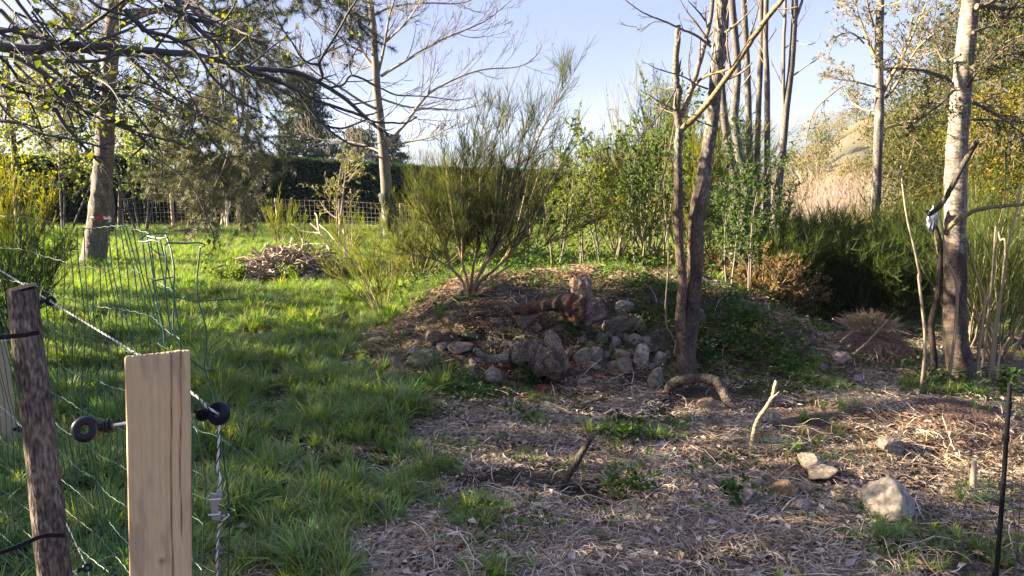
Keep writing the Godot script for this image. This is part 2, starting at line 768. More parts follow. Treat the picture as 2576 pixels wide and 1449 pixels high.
func lay_ground() -> void:
	var xs := lines(-4.4, 5.2, 0.05, -2400.0, 2400.0, 1.09)
	var ds := lines(1.8, 8.0, 0.038, -40.0, 2400.0, 1.05)
	var m := MB.new()
	var w := xs.size()
	for d in ds:
		for x in xs:
			var h := ground(x, -d)
			var g := 0.0
			var col := Color(0.12, 0.12, 0.05)
			if d < 45.0 and absf(x) < 45.0:
				g = lawn(x, -d)
				var k := soft.get_noise_2d(x * 30.0 + 9.0, d * 30.0)
				var e := fine.get_noise_2d(x * 40.0, d * 40.0)
				if d > -2.0 and d < 12.0:
					h += e * 0.022 * (1.0 - g * 0.5)
				var soil := Color(0.085, 0.056, 0.038).lerp(Color(0.21, 0.145, 0.095), clampf(0.5 + k * 1.6, 0.0, 1.0))
				var red := exp(-pow((x - 2.45) / 0.75, 2) - pow((d - 4.05) / 0.5, 2))
				soil = soil.lerp(Color(0.24, 0.125, 0.08), clampf(red * 1.2, 0.0, 0.9))
				col = soil.lerp(Color(0.055, 0.075, 0.022), g)
				col *= 1.0 + e * 0.7
			elif d < 300.0 and x > 0.0:
				col = Color(0.13, 0.12, 0.055).lerp(Color(0.25, 0.19, 0.11), clampf(0.5 + 2.0 * soft.get_noise_2d(x * 1.4, d * 1.4), 0.0, 1.0))
			elif d > 300.0:
				var k := soft.get_noise_2d(x * 0.25, d * 0.25)
				col = Color(0.10, 0.11, 0.07).lerp(Color(0.19, 0.18, 0.12), clampf(0.5 + k * 2.0, 0.0, 1.0))
			m.v.append(Vector3(x, h, -d))
			m.c.append(col)
	for j in ds.size() - 1:
		for i in w - 1:
			var a := j * w + i
			m.x.append_array([a, a + w, a + 1, a + 1, a + w, a + w + 1])
	m.renormal()
	setting("ground", m, M.soil)


# ---------------------------------------------------------------- beyond the plot: hedge, far fence, conifers, valley
func far_side() -> void:
	# clipped hedge along the far boundary
	var hp := [spot(-420, 410, 24.5), spot(300, 402, 25.8), spot(620, 403, 26.6), spot(1020, 426, 29.0), spot(1300, 437, 30.2), spot(1530, 446, 31.0)]
	var t := thing("hedge", "long dark clipped conifer hedge behind the wire fence", "hedge", Vector3(hp[1].x, ground(hp[1].x, hp[1].z), hp[1].z))
	var core := MB.new()
	var f := leafy_mb()
	var pal := [Color(0.022, 0.042, 0.014), Color(0.03, 0.055, 0.016), Color(0.018, 0.034, 0.014), Color(0.045, 0.075, 0.02)]
	for k in hp.size() - 1:
		var a: Vector3 = hp[k]
		var b: Vector3 = hp[k + 1]
		var l := Vector2(b.x - a.x, b.z - a.z).length()
		var back := Vector3(b.z - a.z, 0, -(b.x - a.x)).normalized() * -1.0
		if back.z > 0:
			back = -back
		var n := int(l * 5200)
		for j in n:
			var q := rng.randf()
			var tp := a.lerp(b, q)
			var low := ground(tp.x, tp.z)
			var p: Vector3
			var bump := 0.10 * fine.get_noise_3d(tp.x * 4.0, 0, 5.0) + 0.06 * fine.get_noise_3d(tp.x * 16.0, 9.0, 5.0)
			if rng.randf() < 0.68:
				var y := rng.randf()
				p = Vector3(tp.x, lerpf(low, tp.y, y), tp.z) + back * (pow(rng.randf(), 2.0) * 0.9 - 0.03 + 0.10 * fine.get_noise_3d(tp.x * 8.0, y * 16.0, 3.0))
			else:
				p = tp + back * r(0.0, 1.1) + Vector3(0, bump + 0.04 - 0.3 * pow(rng.randf(), 2.0), 0)
			var s := r(0.10, 0.21)
			f.leaf(p, (rv() + Vector3.UP * 0.9 - back * 0.5).normalized(), rv(), s, s * 0.5, pick(pal))
		# stems inside
		for j in int(l * 4.0):
			var tp := a.lerp(b, (j + rng.randf()) / (l * 4.0)) + back * r(0.4, 0.7)
			core.tube(PackedVector3Array([Vector3(tp.x, ground(tp.x, tp.z) - 0.05, tp.z), tp + Vector3(r(-0.1, 0.1), -0.2, 0)]), taper(2, 0.03, 0.01), 5, Color(0.12, 0.09, 0.07), Color(0.12, 0.09, 0.07))
	part("branches", core, M.twig, t)
	part("foliage", f, M.leaf, t)

	# conifers beyond the hedge
	conifer("pine_tree", "dark green pine standing above the far hedge left of the bare tree", spot(770, 430, 34.0), 34.0, [757, 195], 158, 240, 19000)
	conifer("pine_tree", "low pale pine behind the hedge beside the bare tree trunk", spot(905, 425, 37.0), 37.0, [905, 335], 190, 110, 8000)
	conifer("pine_tree", "small dark pine behind the hedge just right of the bare trunk", spot(990, 425, 40.0), 40.0, [985, 345], 90, 110, 5000)

	# sunlit deciduous trees showing through the branches at the upper left
	var yel := [Color(0.30, 0.27, 0.03), Color(0.22, 0.24, 0.03), Color(0.36, 0.28, 0.03)]
	for a in [[40, 24.0, 5.6, 4.2, "yellow-leaved tree beyond the hedge at the left edge"], [190, 30.0, 6.0, 4.6, "yellow-leaved tree behind the leaning pine trunk"], [395, 33.0, 4.6, 4.0, "yellow-green tree beyond the hedge right of the pine trunk"]]:
		var p := at_x(a[0], a[1])
		crown_tree("deciduous_tree", a[4], "tree", "sunlit trees beyond the hedge", p, a[2], a[3], 5200, 0.12, yel, 0.2)

	# the slope going down to the valley
	var oli := [Color(0.15, 0.15, 0.05), Color(0.19, 0.16, 0.07), Color(0.12, 0.13, 0.045)]
	var pin := [Color(0.30, 0.21, 0.18), Color(0.26, 0.2, 0.17), Color(0.33, 0.25, 0.2)]
	var tanp := [Color(0.26, 0.20, 0.12), Color(0.21, 0.17, 0.10), Color(0.30, 0.24, 0.15)]
	var far := [[1480, 92.0, 4.0, 9.0, 0], [1530, 80.0, 4.2, 7.0, 0], [1585, 88.0, 4.6, 7.0, 0], [1640, 76.0, 4.6, 6.0, 0], [1700, 70.0, 4.6, 6.5, 0], [1905, 70.0, 4.2, 6.0, 1]]
	for q in 34:
		var dd := lerpf(42.0, 125.0, pow(rng.randf(), 0.8))
		far.append([lerpf(1930, 2600, (q + rng.randf()) / 34.0), dd, r(2.2, 4.6), r(3.0, 6.0), 1 if rng.randf() < 0.55 else 0])
	for a in far:
		crown_tree("distant_tree", "hazy olive tree on the slope beyond the plot" if a[4] == 0 else "hazy tan leafless tree on the slope beyond the plot", "tree", "trees on the far slope", at_x(a[0], a[1]), a[2], a[3], 1700, 0.2, oli if a[4] == 0 else tanp, 0.03)
	for a in [[2110, 22.0, 1.7, 3.0], [2180, 20.0, 1.4, 2.2], [2030, 24.0, 1.6, 2.6]]:
		var p := at_x(a[0], a[1])
		var S := {"levels": 3, "seg": [5, 4, 3], "kids": [7, 6], "t0": [0.1, 0.1], "ang": [34, 36], "up": [0.3, 0.2, 0.1], "lk": [0.5, 0.5], "rk": 0.55, "wob": 0.09, "bark": pin, "least": 0.004, "leaf_from": 9}
		var tt := thing("bare_thicket", "pinkish grey leafless thicket on the slope at right", "shrub", p, "leafless thickets on the slope")
		var w := MB.new()
		for k in 26:
			var o := Vector3(r(-0.5, 0.5) * a[3], 0, r(-0.4, 0.4) * a[3])
			grow(w, null, p + o, Vector3(r(-0.4, 0.4), 1, r(-0.4, 0.4)), a[2] * r(0.7, 1.0), 0.012, 0, S)
		part("stems", w, M.twig, tt)

	# far fence: posts, rails of wire and mesh
	var posts := [[310, 574, 498, 0], [437, 576, 488, 1], [571, 577, 498, 1], [703, 578, 499, 1], [856, 582, 502, 0], [1010, 586, 512, 0], [1180, 592, 520, 0], [1335, 598, 528, 0]]
	var fb := thing("wire_fence", "pale wire mesh fence on wooden posts in front of the hedge", "fence", on_ground(437, 576))
	var tops := []
	for a in posts:
		var p := on_ground(a[0], a[1])
		p.y -= 0.05
		var h: float = (a[1] - a[2]) * per(p)
		var top := p + Vector3(0, h + 0.05, 0) + Vector3(r(-0.06, 0.02), 0, 0)
		tops.append([p, top])
		var mb := MB.new()
		mb.tube(curve(PackedVector3Array([p, top]), 3), taper(4, 0.052, 0.048), 7, Color(0.42, 0.31, 0.17), Color(0.42, 0.31, 0.17))
		part("post", mb, M.timber, fb)
	var br := MB.new()
	br.tube(PackedVector3Array([on_ground(556, 580), tops[2][0].lerp(tops[2][1], 0.75)]), taper(2, 0.035, 0.035), 6, Color(0.42, 0.33, 0.2), Color(0.42, 0.33, 0.2))
	part("brace", br, M.timber, fb)
	var wires := MB.new()
	for k in tops.size() - 1:
		var a: Array = tops[k]
		var b: Array = tops[k + 1]
		var n := int((a[0] as Vector3).distance_to(b[0]) / 0.16)
		for j in n:
			var q := float(j) / n
			wires.tube(PackedVector3Array([(a[0] as Vector3).lerp(b[0], q), (a[1] as Vector3).lerp(b[1], q) - Vector3(0, 0.03, 0)]), taper(2, 0.0026, 0.0026), 3, Color(0.40, 0.34, 0.24), Color(0.40, 0.34, 0.24))
	part("upright_wires", wires, M.wire, fb, true)
	for y in [0.06, 0.16, 0.26, 0.38, 0.50, 0.64, 0.80, 0.95]:
		var w := MB.new()
		var pts := PackedVector3Array()
		for a in tops:
			pts.append((a[0] as Vector3).lerp(a[1], y))
		w.tube(curve(pts, 3), taper((pts.size() - 1) * 3 + 1, 0.0019, 0.0019), 3, Color(0.3, 0.27, 0.2), Color(0.3, 0.27, 0.2))
		part("strand", w, M.wire, fb)

	# white wrapped stake by the fence
	var ws := on_ground(574, 578)
	var st := thing("wrapped_stake", "bright white wrapped stake leaning beside the far fence post", "stake", ws)
	var s1 := MB.new()
	s1.tube(curve(PackedVector3Array([ws, spot(570, 520, -ws.z), spot(577, 470, -ws.z), spot(586, 432, -ws.z)]), 4), PackedFloat32Array([0.035, 0.035, 0.035, 0.034, 0.034, 0.034, 0.05, 0.06, 0.07, 0.07, 0.045, 0.03, 0.012]), 8, Color(0.72, 0.66, 0.56), Color(0.74, 0.7, 0.64))
	part("wrap", s1, M.cloth, st)

	# the gate of netting and boards, old grey logs beside it
	var gp := on_ground(185, 566)
	var gd := -gp.z
	var gt := thing("netting_gate", "small gate of white netting between weathered stakes behind the pine", "gate", gp)
	for a in [[162, 486, 168, 566, 0.055], [218, 480, 222, 570, 0.06], [186, 500, 188, 562, 0.045]]:
		var mb := MB.new()
		mb.tube(curve(trace([a[2], a[3] + 4, a[0], a[1]], gd, gd), 3), taper(4, a[4], a[4] * 0.9), 7, Color(0.30, 0.24, 0.17), Color(0.30, 0.24, 0.17))
		part("stake", mb, M.bark, gt)
	for k in 9:
		var mb := MB.new()
		mb.tube(trace([160 + k * 7, 492, 166 + k * 7, 566], gd, gd - 0.1), taper(2, 0.006, 0.006), 3, Color(0.6, 0.58, 0.52), Color(0.6, 0.58, 0.52))
		part("netting_wire", mb, M.wire, gt)
	for k in 9:
		var mb := MB.new()
		mb.tube(trace([160, 496 + k * 8, 220, 497 + k * 8], gd, gd - 0.1), taper(2, 0.006, 0.006), 3, Color(0.6, 0.58, 0.52), Color(0.6, 0.58, 0.52))
		part("netting_wire", mb, M.wire, gt)
	var bd := MB.new()
	var bc := spot(207, 513, gd - 0.4)
	bd.box(bc, Vector3(0.22, 0.01, 0), Vector3(0, 0.045, 0), Vector3(0, 0, 0.015), Color(0.33, 0.36, 0.4))
	part("board", bd, M.timber, gt)
	for a in [[[280, 588, 283, 530, 276, 470], 0.075, "leaning weathered grey log standing behind the pine trunk"], [[301, 584, 302, 520, 303, 445], 0.06, "slim weathered grey log standing right of the pine trunk"]]:
		var lp := on_ground(a[0][0], a[0][1])
		var lt := thing("standing_log", a[2], "log", lp, "weathered logs behind the pine")
		part("wood", bole(trace(a[0], -lp.z, -lp.z), PackedFloat32Array([a[1], a[1] * 0.9, a[1] * 0.6]), 10, 8, 0.35, func(_p, e, _t): return Color(0.22, 0.18, 0.15) * (1.0 + e)), M.bark, lt)

	# heap of cuttings on the far lawn
	var hc := on_ground(490, 592)
	var ht := thing("cuttings_heap", "small dark heap of cuttings on the lawn before the far fence", "heap", hc)
	var hs := MB.new()
	for k in 160:
		var o := Vector3(rng.randfn() * 0.32, 0, rng.randfn() * 0.25)
		var y := maxf(0.0, 0.16 - o.length() * 0.22)
		var d := Vector3(r(-1, 1), r(-0.2, 0.3), r(-1, 1)).normalized() * r(0.12, 0.3)
		var p := hc + o + Vector3(0, y, 0)
		hs.tube(PackedVector3Array([p - d, p + rv() * 0.03, p + d]), taper(3, 0.008, 0.005), 4, Color(0.10, 0.075, 0.065), Color(0.13, 0.1, 0.085))
	part("twigs", hs, M.twig, ht, true)


func conifer(called: String, label: String, at: Vector3, d: float, top: Array, wide: float, tall: float, n: int) -> void:
	var base := Vector3(at.x, ground(at.x, -d), -d)
	var tip := spot(top[0], top[1], d)
	var H := tip.y - base.y
	var W := wide * per(tip)
	var vis := tall * per(tip)
	var t := thing(called, label, "tree", base, "pines beyond the hedge")
	var w := MB.new()
	var f := leafy_mb()
	w.tube(curve(PackedVector3Array([base, base.lerp(tip, 0.5), tip]), 4), taper(9, 0.16, 0.03), 6, Color(0.12, 0.08, 0.06), Color(0.14, 0.08, 0.05))
	var pal := [Color(0.028, 0.05, 0.02), Color(0.05, 0.07, 0.022), Color(0.075, 0.085, 0.025), Color(0.02, 0.036, 0.018)]
	var pads := n / 110
	for k in pads:
		var q := (k + rng.randf()) / pads
		var y := tip.y - vis * q * 1.1
		var rad := W * 0.5 * pow(clampf(q * 1.15 + 0.12, 0, 1), 0.7)
		var az := rng.randf() * TAU
		var c := Vector3(lerpf(tip.x, base.x, q * 0.4) + cos(az) * rad * r(0.35, 1.0), y, tip.z + sin(az) * rad * r(0.3, 1.0))
		w.tube(PackedVector3Array([Vector3(tip.x, y - 0.1, tip.z), c]), taper(2, 0.03, 0.01), 4, Color(0.1, 0.07, 0.05), Color(0.1, 0.07, 0.05))
		var col := pick(pal)
		for j in 110:
			var o := Vector3(rng.randfn() * W * 0.085, absf(rng.randfn()) * W * 0.035, rng.randfn() * W * 0.085)
			var s := r(0.10, 0.2)
			f.leaf(c + o, (rv() * 0.8 + Vector3.UP).normalized(), rv(), s, s * 0.3, Color(col.r * r(0.7, 1.3), col.g * r(0.75, 1.25), col.b))
	part("trunk", w, M.twig, t)
	part("crown", f, M.needle, t)


# ---------------------------------------------------------------- left: pine, overhanging tree, bushes
func left_side() -> void:
	# leaning pine with barrier tape
	var pb := on_ground(235, 667)
	var pd := -pb.z
	var pt := thing("pine_tree", "leaning grey pine trunk with red and white tape on the lawn", "tree", pb, "")
	var pp := trace([233, 680, 240, 620, 250, 540, 258, 450, 264, 350, 272, 230, 280, 110, 290, -40, 300, -260, 305, -520], pd, pd)
	var k := per(pb)
	var pr := PackedFloat32Array([33 * k, 28 * k, 25 * k, 23 * k, 21 * k, 19 * k, 17.5 * k, 16 * k, 13 * k, 8 * k])
	part("trunk", bole(pp, pr, 22, 9, 0.22, func(p, e, _t):
		var q := fine.get_noise_3d(p.x * 90.0, p.y * 30.0, p.z * 90.0)
		return Color(0.23, 0.18, 0.15).lerp(Color(0.40, 0.33, 0.27), clampf(q * 2.0 + 0.3, 0.0, 1.0)) * (1.0 + 0.9 * e)), M.bark, pt)
	var w := MB.new()
	var f := leafy_mb()
	var npal := [Color(0.15, 0.15, 0.075), Color(0.11, 0.12, 0.055), Color(0.20, 0.18, 0.10), Color(0.08, 0.095, 0.05)]
	var NS := {"levels": 3, "seg": [6, 5, 4], "kids": [13, 6], "t0": [0.22, 0.15], "ang": [50, 45], "up": [0.1, -0.15, 0.1], "lk": [0.32, 0.5], "rk": 0.4, "wob": 0.10, "bark": [Color(0.09, 0.07, 0.06), Color(0.13, 0.09, 0.07)], "least": 0.003, "leaf_from": 1, "leaves": 46.0, "kind": "needles", "size": 0.095, "tuft": 9, "nw": 0.0032, "pal": npal, "leaf_t": 0.1}
	var bark := [Color(0.10, 0.08, 0.07)]
	# long drooping limb to the right of the trunk and the crown above
	limb(w, f, trace([282, 40, 380, -40, 480, 20, 560, 130, 585, 260, 575, 380, 540, 470], pd, pd - 1.2), 0.031, 0.007, 6, bark, NS)
	limb(w, f, trace([280, 80, 400, 30, 500, 90, 545, 220, 530, 360, 500, 450], pd, pd - 0.3), 0.028, 0.007, 6, bark, NS)
	limb(w, f, trace([282, 60, 420, 20, 560, 40, 615, 160, 622, 300, 600, 400], pd, pd + 0.8), 0.028, 0.007, 6, bark, NS)
	limb(w, f, trace([285, 20, 400, -90, 520, -80, 600, -20, 640, 60], pd, pd + 0.3), 0.031, 0.007, 6, bark, NS)
	limb(w, f, trace([286, 0, 420, -60, 520, 60, 560, 230, 556, 380, 535, 480], pd, pd - 0.7), 0.028, 0.007, 6, bark, NS)
	limb(w, f, trace([284, 30, 440, 30, 590, 110, 612, 250, 590, 380, 560, 470], pd, pd + 0.2), 0.028, 0.007, 6, bark, NS)
	limb(w, f, trace([560, 130, 520, 260, 500, 380, 490, 480], pd - 0.4, pd - 0.8), 0.016, 0.005, 5, bark, NS)
	limb(w, f, trace([585, 200, 600, 320, 570, 420, 560, 500], pd - 0.4, pd - 0.2), 0.016, 0.005, 5, bark, NS)
	limb(w, f, trace([545, 220, 560, 330, 520, 430], pd - 0.2, pd + 0.3), 0.016, 0.005, 5, bark, NS)
	limb(w, f, trace([270, 150, 200, 80, 110, 60, 40, 100], pd, pd + 1.2), 0.025, 0.007, 6, bark, NS)
	limb(w, f, trace([276, 90, 330, 140, 390, 230, 410, 330], pd, pd - 0.9), 0.022, 0.007, 6, bark, NS)
	limb(w, f, trace([270, 180, 210, 190, 150, 260, 120, 340], pd, pd + 0.9), 0.022, 0.007, 6, bark, NS)
	limb(w, f, trace([292, -60, 480, -170, 680, -140, 800, -40, 830, 10], pd, pd - 0.6), 0.031, 0.007, 6, bark, NS)
	limb(w, f, trace([296, -160, 200, -240, 60, -220, -60, -120], pd, pd), 0.031, 0.007, 6, bark, NS)
	part("branches", w, M.twig, pt)
	part("needles", f, M.needle, pt)
	# tape
	var tt := thing("barrier_tape", "red and white barrier tape tied round the leaning pine trunk", "tape", spot(251, 547, pd - 0.2))
	for j in 8:
		var a0 := TAU * j / 8.0
		var a1 := TAU * (j + 1) / 8.0
		var mb := MB.new()
		mb.smooth = false
		var c := spot(251, 547, pd)
		var rr := 26.6 * k
		var q0 := c + Vector3(cos(a0) * rr, 0.01 * sin(a0 * 2.0), sin(a0) * rr)
		var q1 := c + Vector3(cos(a1) * rr, 0.01 * sin(a1 * 2.0), sin(a1) * rr)
		mb.box((q0 + q1) * 0.5, (q1 - q0) * 0.51, Vector3(0.012 * (1 if j % 2 else -1), 0.027, 0), (q1 - q0).cross(Vector3.UP).normalized() * 0.0012, Color(0.55, 0.05, 0.04) if j % 2 else Color(0.78, 0.74, 0.72))
		part("stripe", mb, M.cloth, tt)
	var tail := MB.new()
	tail.smooth = false
	tail.ribbon(trace([272, 545, 281, 553, 268, 560], pd - 0.3, pd - 0.3), Vector3(0, 1, 0), 0.04, 0.03, Color(0.78, 0.72, 0.7))
	part("tail", tail, M.cloth, tt)

	# tree at the left whose dark limbs hang into the picture
	var ob := Vector3(-5.3, ground(-5.3, -4.9), -4.9)
	var ot := thing("overhanging_tree", "dark spreading limbs of a tree with small fresh leaves at upper left", "tree", ob)
	var dark := [Color(0.05, 0.045, 0.045), Color(0.065, 0.055, 0.052), Color(0.04, 0.038, 0.04)]
	var lpal := [Color(0.12, 0.16, 0.035), Color(0.17, 0.19, 0.035), Color(0.085, 0.12, 0.03), Color(0.24, 0.22, 0.035)]
	var HS0 := {"levels": 3, "seg": [6, 5, 4], "kids": [10, 5], "t0": [0.12, 0.2], "ang": [42, 42], "up": [0.0, 0.35, 0.3], "lk": [0.27, 0.45], "rk": 0.5, "wob": 0.12, "bark": dark, "least": 0.0022, "leaf_from": 1, "leaves": 4.2, "kind": "leaf", "size": 0.042, "fat": 0.85, "pal": lpal, "droop": -0.25}
	var bare := HS0.duplicate()
	bare.leaves = 0.4
	bare.kids = [8, 4]
	w = MB.new()
	f = leafy_mb()
	var trunk := MB.new()
	trunk.tube(curve(PackedVector3Array([ob - Vector3(0, 0.1, 0), ob + Vector3(0.05, 1.4, 0.05), ob + Vector3(0.15, 2.9, 0), ob + Vector3(0.1, 5.4, -0.2)]), 6), taper(19, 0.17, 0.07), 12, Color(0.09, 0.075, 0.065), Color(0.09, 0.075, 0.065))
	part("trunk", trunk, M.bark, ot)
	var P := func(y: float) -> Vector3: return ob + Vector3(0.1, y, 0)
	var main := PackedVector3Array([P.call(2.5)])
	main.append_array(trace([0, 118, 109, 116, 191, 115, 273, 118, 383, 128, 492, 139, 601, 168, 703, 177], 5.0, 5.6))
	limb(w, f, main, 0.036, 0.017, 9, dark, HS0)
	limb(w, null, trace([639, 172, 735, 180, 792, 202, 858, 241, 923, 298, 948, 320, 978, 342], 5.6, 5.9), 0.018, 0.012, 7, dark, bare)
	limb(w, null, trace([601, 168, 703, 202, 666, 191, 748, 227, 792, 252, 858, 273, 912, 293, 940, 306, 986, 309, 1022, 309, 1049, 293], 5.5, 6.0), 0.016, 0.006, 7, dark, bare)
	limb(w, null, trace([748, 227, 765, 254, 787, 282, 808, 309, 847, 342, 885, 364, 915, 368, 940, 364], 5.7, 5.9), 0.013, 0.006, 6, dark, bare)
	limb(w, null, trace([792, 208, 811, 194, 803, 164, 808, 148, 830, 112, 858, 66, 877, 30, 896, 0, 901, -41], 5.7, 5.5), 0.012, 0.006, 6, dark, bare)
	limb(w, null, trace([803, 161, 778, 159, 756, 142, 735, 107, 707, 66, 688, 22, 680, -16], 5.7, 5.5), 0.009, 0.004, 5, dark, bare)
	limb(w, null, trace([830, 221, 863, 213, 882, 191, 912, 198, 940, 213, 994, 238, 1035, 241, 1076, 243, 1145, 252, 1186, 246], 5.8, 6.3), 0.010, 0.003, 6, dark, bare)
	limb(w, null, trace([885, 191, 879, 164, 893, 131, 904, 115], 5.9, 6.0), 0.008, 0.005, 5, dark, bare)
	limb(w, null, trace([814, 314, 858, 323, 901, 309, 923, 301], 5.8, 5.9), 0.009, 0.007, 5, dark, bare)
	limb(w, null, trace([931, 303, 929, 328, 940, 358], 5.9, 5.9), 0.006, 0.004, 5, dark, bare)
	# slanting limbs crossing the upper left corner
	var slants := [[0, 25, 55, 87, 82, 142, 115, 202, 164, 273, 191, 336, 208, 383], [-55, 96, 0, 142, 41, 191, 90, 287, 115, 355], [41, 0, 104, 82, 153, 131, 208, 191, 246, 241, 273, 262], [27, 137, 109, 186, 191, 260, 246, 295, 328, 328, 410, 350, 465, 364], [-27, 191, 27, 224, 96, 241, 153, 262, 219, 295], [-27, 301, 41, 309, 96, 334, 191, 353, 273, 375], [115, 191, 153, 213, 191, 235, 241, 246, 328, 241, 383, 262, 465, 306], [109, 0, 175, 66, 219, 109, 273, 120], [208, -14, 246, 16, 295, 33, 342, 49, 383, 93, 410, 104, 465, 104, 519, 87, 560, 55, 588, 16, 596, -16], [314, 25, 355, 68, 364, 77, 426, 93, 487, 126, 533, 191, 574, 232, 629, 268, 656, 284], [388, 134, 426, 169, 451, 208, 481, 246, 506, 301, 525, 342, 558, 383, 580, 410], [164, 153, 246, 153, 301, 131, 328, 120], [-27, 82, 27, 77, 82, 93, 153, 104], [137, 273, 169, 323, 219, 377, 273, 437], [273, 301, 328, 325, 364, 361, 325, 396], [232, 164, 273, 208, 328, 273, 383, 342, 410, 396], [437, -16, 465, 38, 519, 90, 547, 115, 574, 164, 629, 197], [465, -16, 533, 36, 588, 71, 629, 90]]
	for a in slants:
		var lg := []
		lg.append_array(a)
		var d0 := r(4.4, 5.6)
		limb(w, f, trace(lg, d0, d0 + r(-0.3, 0.7)), r(0.011, 0.019), 0.005, 6, dark, HS0)
	for j in 34:
		var a0 := Vector2(r(-80, 420), r(-120, 220))
		var go := Vector2(r(0.5, 1.0), r(0.15, 0.9)).normalized() * r(120, 330)
		var d0 := r(4.2, 6.2)
		limb(w, f, trace([a0.x, a0.y, a0.x + go.x * 0.35 + r(-14, 14), a0.y + go.y * 0.35 + r(-14, 14), a0.x + go.x * 0.7 + r(-14, 14), a0.y + go.y * 0.7 + r(-14, 14), a0.x + go.x, a0.y + go.y], d0, d0 + r(-0.5, 0.5)), r(0.005, 0.011), 0.003, 5, dark, HS0)
	# hanging shoot with leaves low down
	limb(w, f, trace([383, 392, 437, 428, 481, 466, 506, 515, 519, 548, 536, 587, 539, 614, 530, 636, 517, 655], 4.9, 4.7), 0.006, 0.002, 5, dark, {"levels": 2, "seg": [4, 3], "kids": [5], "t0": [0.35], "ang": [50], "up": [0, 0], "lk": [0.08], "rk": 0.5, "wob": 0.1, "bark": dark, "least": 0.0012, "leaf_from": 0, "leaves": 13.0, "kind": "leaf", "size": 0.035, "fat": 0.7, "pal": lpal, "leaf_t": 0.55, "droop": -0.5})
	part("branches", w, M.twig, ot)
	part("leaves", f, M.leaf, ot)

	# blossoming shrub and bushes on the left boundary
	var BS := {"rad": 0.03, "levels": 3, "seg": [6, 5, 4], "kids": [9, 6], "t0": [0.3, 0.2], "ang": [50, 45], "up": [0.1, 0.1, 0.0], "lk": [0.5, 0.5], "rk": 0.5, "wob": 0.1, "bark": [Color(0.1, 0.08, 0.07)], "least": 0.004, "leaf_from": 1, "leaves": 26.0, "kind": "leaf", "size": 0.075, "fat": 0.8, "pal": [Color(0.22, 0.25, 0.15), Color(0.30, 0.32, 0.22), Color(0.12, 0.16, 0.06), Color(0.4, 0.4, 0.32)]}
	leafy("blossom_tree", "pale flowering tree in front of the hedge behind the pine", "tree", "", at_x(345, 20.0), 4, 3.0, 3.0, BS)
	leafy("blossom_tree", "pale flowering tree at the hedge left of the pine", "tree", "", at_x(150, 20.0), 4, 3.1, 3.4, BS)
	var yb := {"h": 1.45, "w": 1.05, "stems": 16, "kids": 14, "twigs": 16, "pal": [Color(0.17, 0.16, 0.035), Color(0.22, 0.18, 0.04), Color(0.13, 0.14, 0.03)], "bark": [Color(0.12, 0.1, 0.05)], "tw": 0.006, "open": 0.35}
	broom("broom_shrub", "sunlit yellowish broom shrub at the left edge behind the mesh", "", at_x(-5, 8.2), yb)
	var gb := {"h": 0.95, "w": 0.8, "stems": 14, "kids": 14, "twigs": 14, "pal": [Color(0.05, 0.08, 0.03), Color(0.07, 0.10, 0.03), Color(0.045, 0.06, 0.03)], "bark": [Color(0.07, 0.06, 0.04)], "tw": 0.005}
	broom("broom_shrub", "dull green broom shrub low at the left edge behind the mesh", "", at_x(-10, 6.2), gb)
	broom("broom_shrub", "dull green broom shrub left of the pine foot", "", at_x(48, 7.4), gb)
	var NL := {"rad": 0.006, "levels": 2, "seg": [5, 4], "kids": [9], "t0": [0.15], "ang": [50], "up": [0.1, 0.1], "lk": [0.35], "rk": 0.5, "wob": 0.08, "bark": [Color(0.1, 0.12, 0.04)], "least": 0.002, "leaf_from": 0, "leaves": 55.0, "kind": "leaf", "size": 0.045, "fat": 0.55, "pal": [Color(0.14, 0.2, 0.035), Color(0.10, 0.16, 0.03), Color(0.2, 0.24, 0.05)]}
	leafy("leafy_shrub", "bright green leafy weeds left of the pine foot", "plant", "", on_ground(150, 680), 9, 0.62, 0.6, NL)
	leafy("leafy_shrub", "leafy green weeds at the foot of the brush pile", "plant", "", on_ground(590, 720), 10, 0.28, 0.8, NL)
	leafy("leafy_shrub", "leafy weeds growing before the right end of the brush pile", "plant", "", on_ground(745, 715), 8, 0.25, 0.6, NL)

	# trees outside the frame on the left which keep the near ground in shade
	var sp := [Color(0.05, 0.08, 0.025), Color(0.07, 0.10, 0.03), Color(0.04, 0.06, 0.02)]
	for a in [[-7.4, -6.6, 3.5, 2.8], [-7.9, -4.8, 3.6, 3.2], [-7.3, -3.0, 3.7, 3.2], [-7.8, -0.6, 3.9, 3.2], [-7.2, 1.8, 3.9, 3.2], [-10.4, -3.6, 4.8, 3.4]]:
		crown_tree("boundary_tree", "dense leafy boundary tree outside the view on the left", "tree", "boundary trees on the left", Vector3(a[0], ground(a[0], a[1]), a[1]), a[2], a[3], 4400, 0.13, sp, 0.02)
	for a in [[-15.0, -17.0, 4.2, 4.0], [-18.0, -19.6, 4.4, 4.4], [-16.5, -13.0, 2.4, 2.6]]:
		crown_tree("boundary_tree", "leafy tree beside the far lawn outside the view", "tree", "boundary trees on the left", Vector3(a[0], ground(a[0], a[1]), a[1]), a[2], a[3], 3600, 0.15, sp, 0.02)


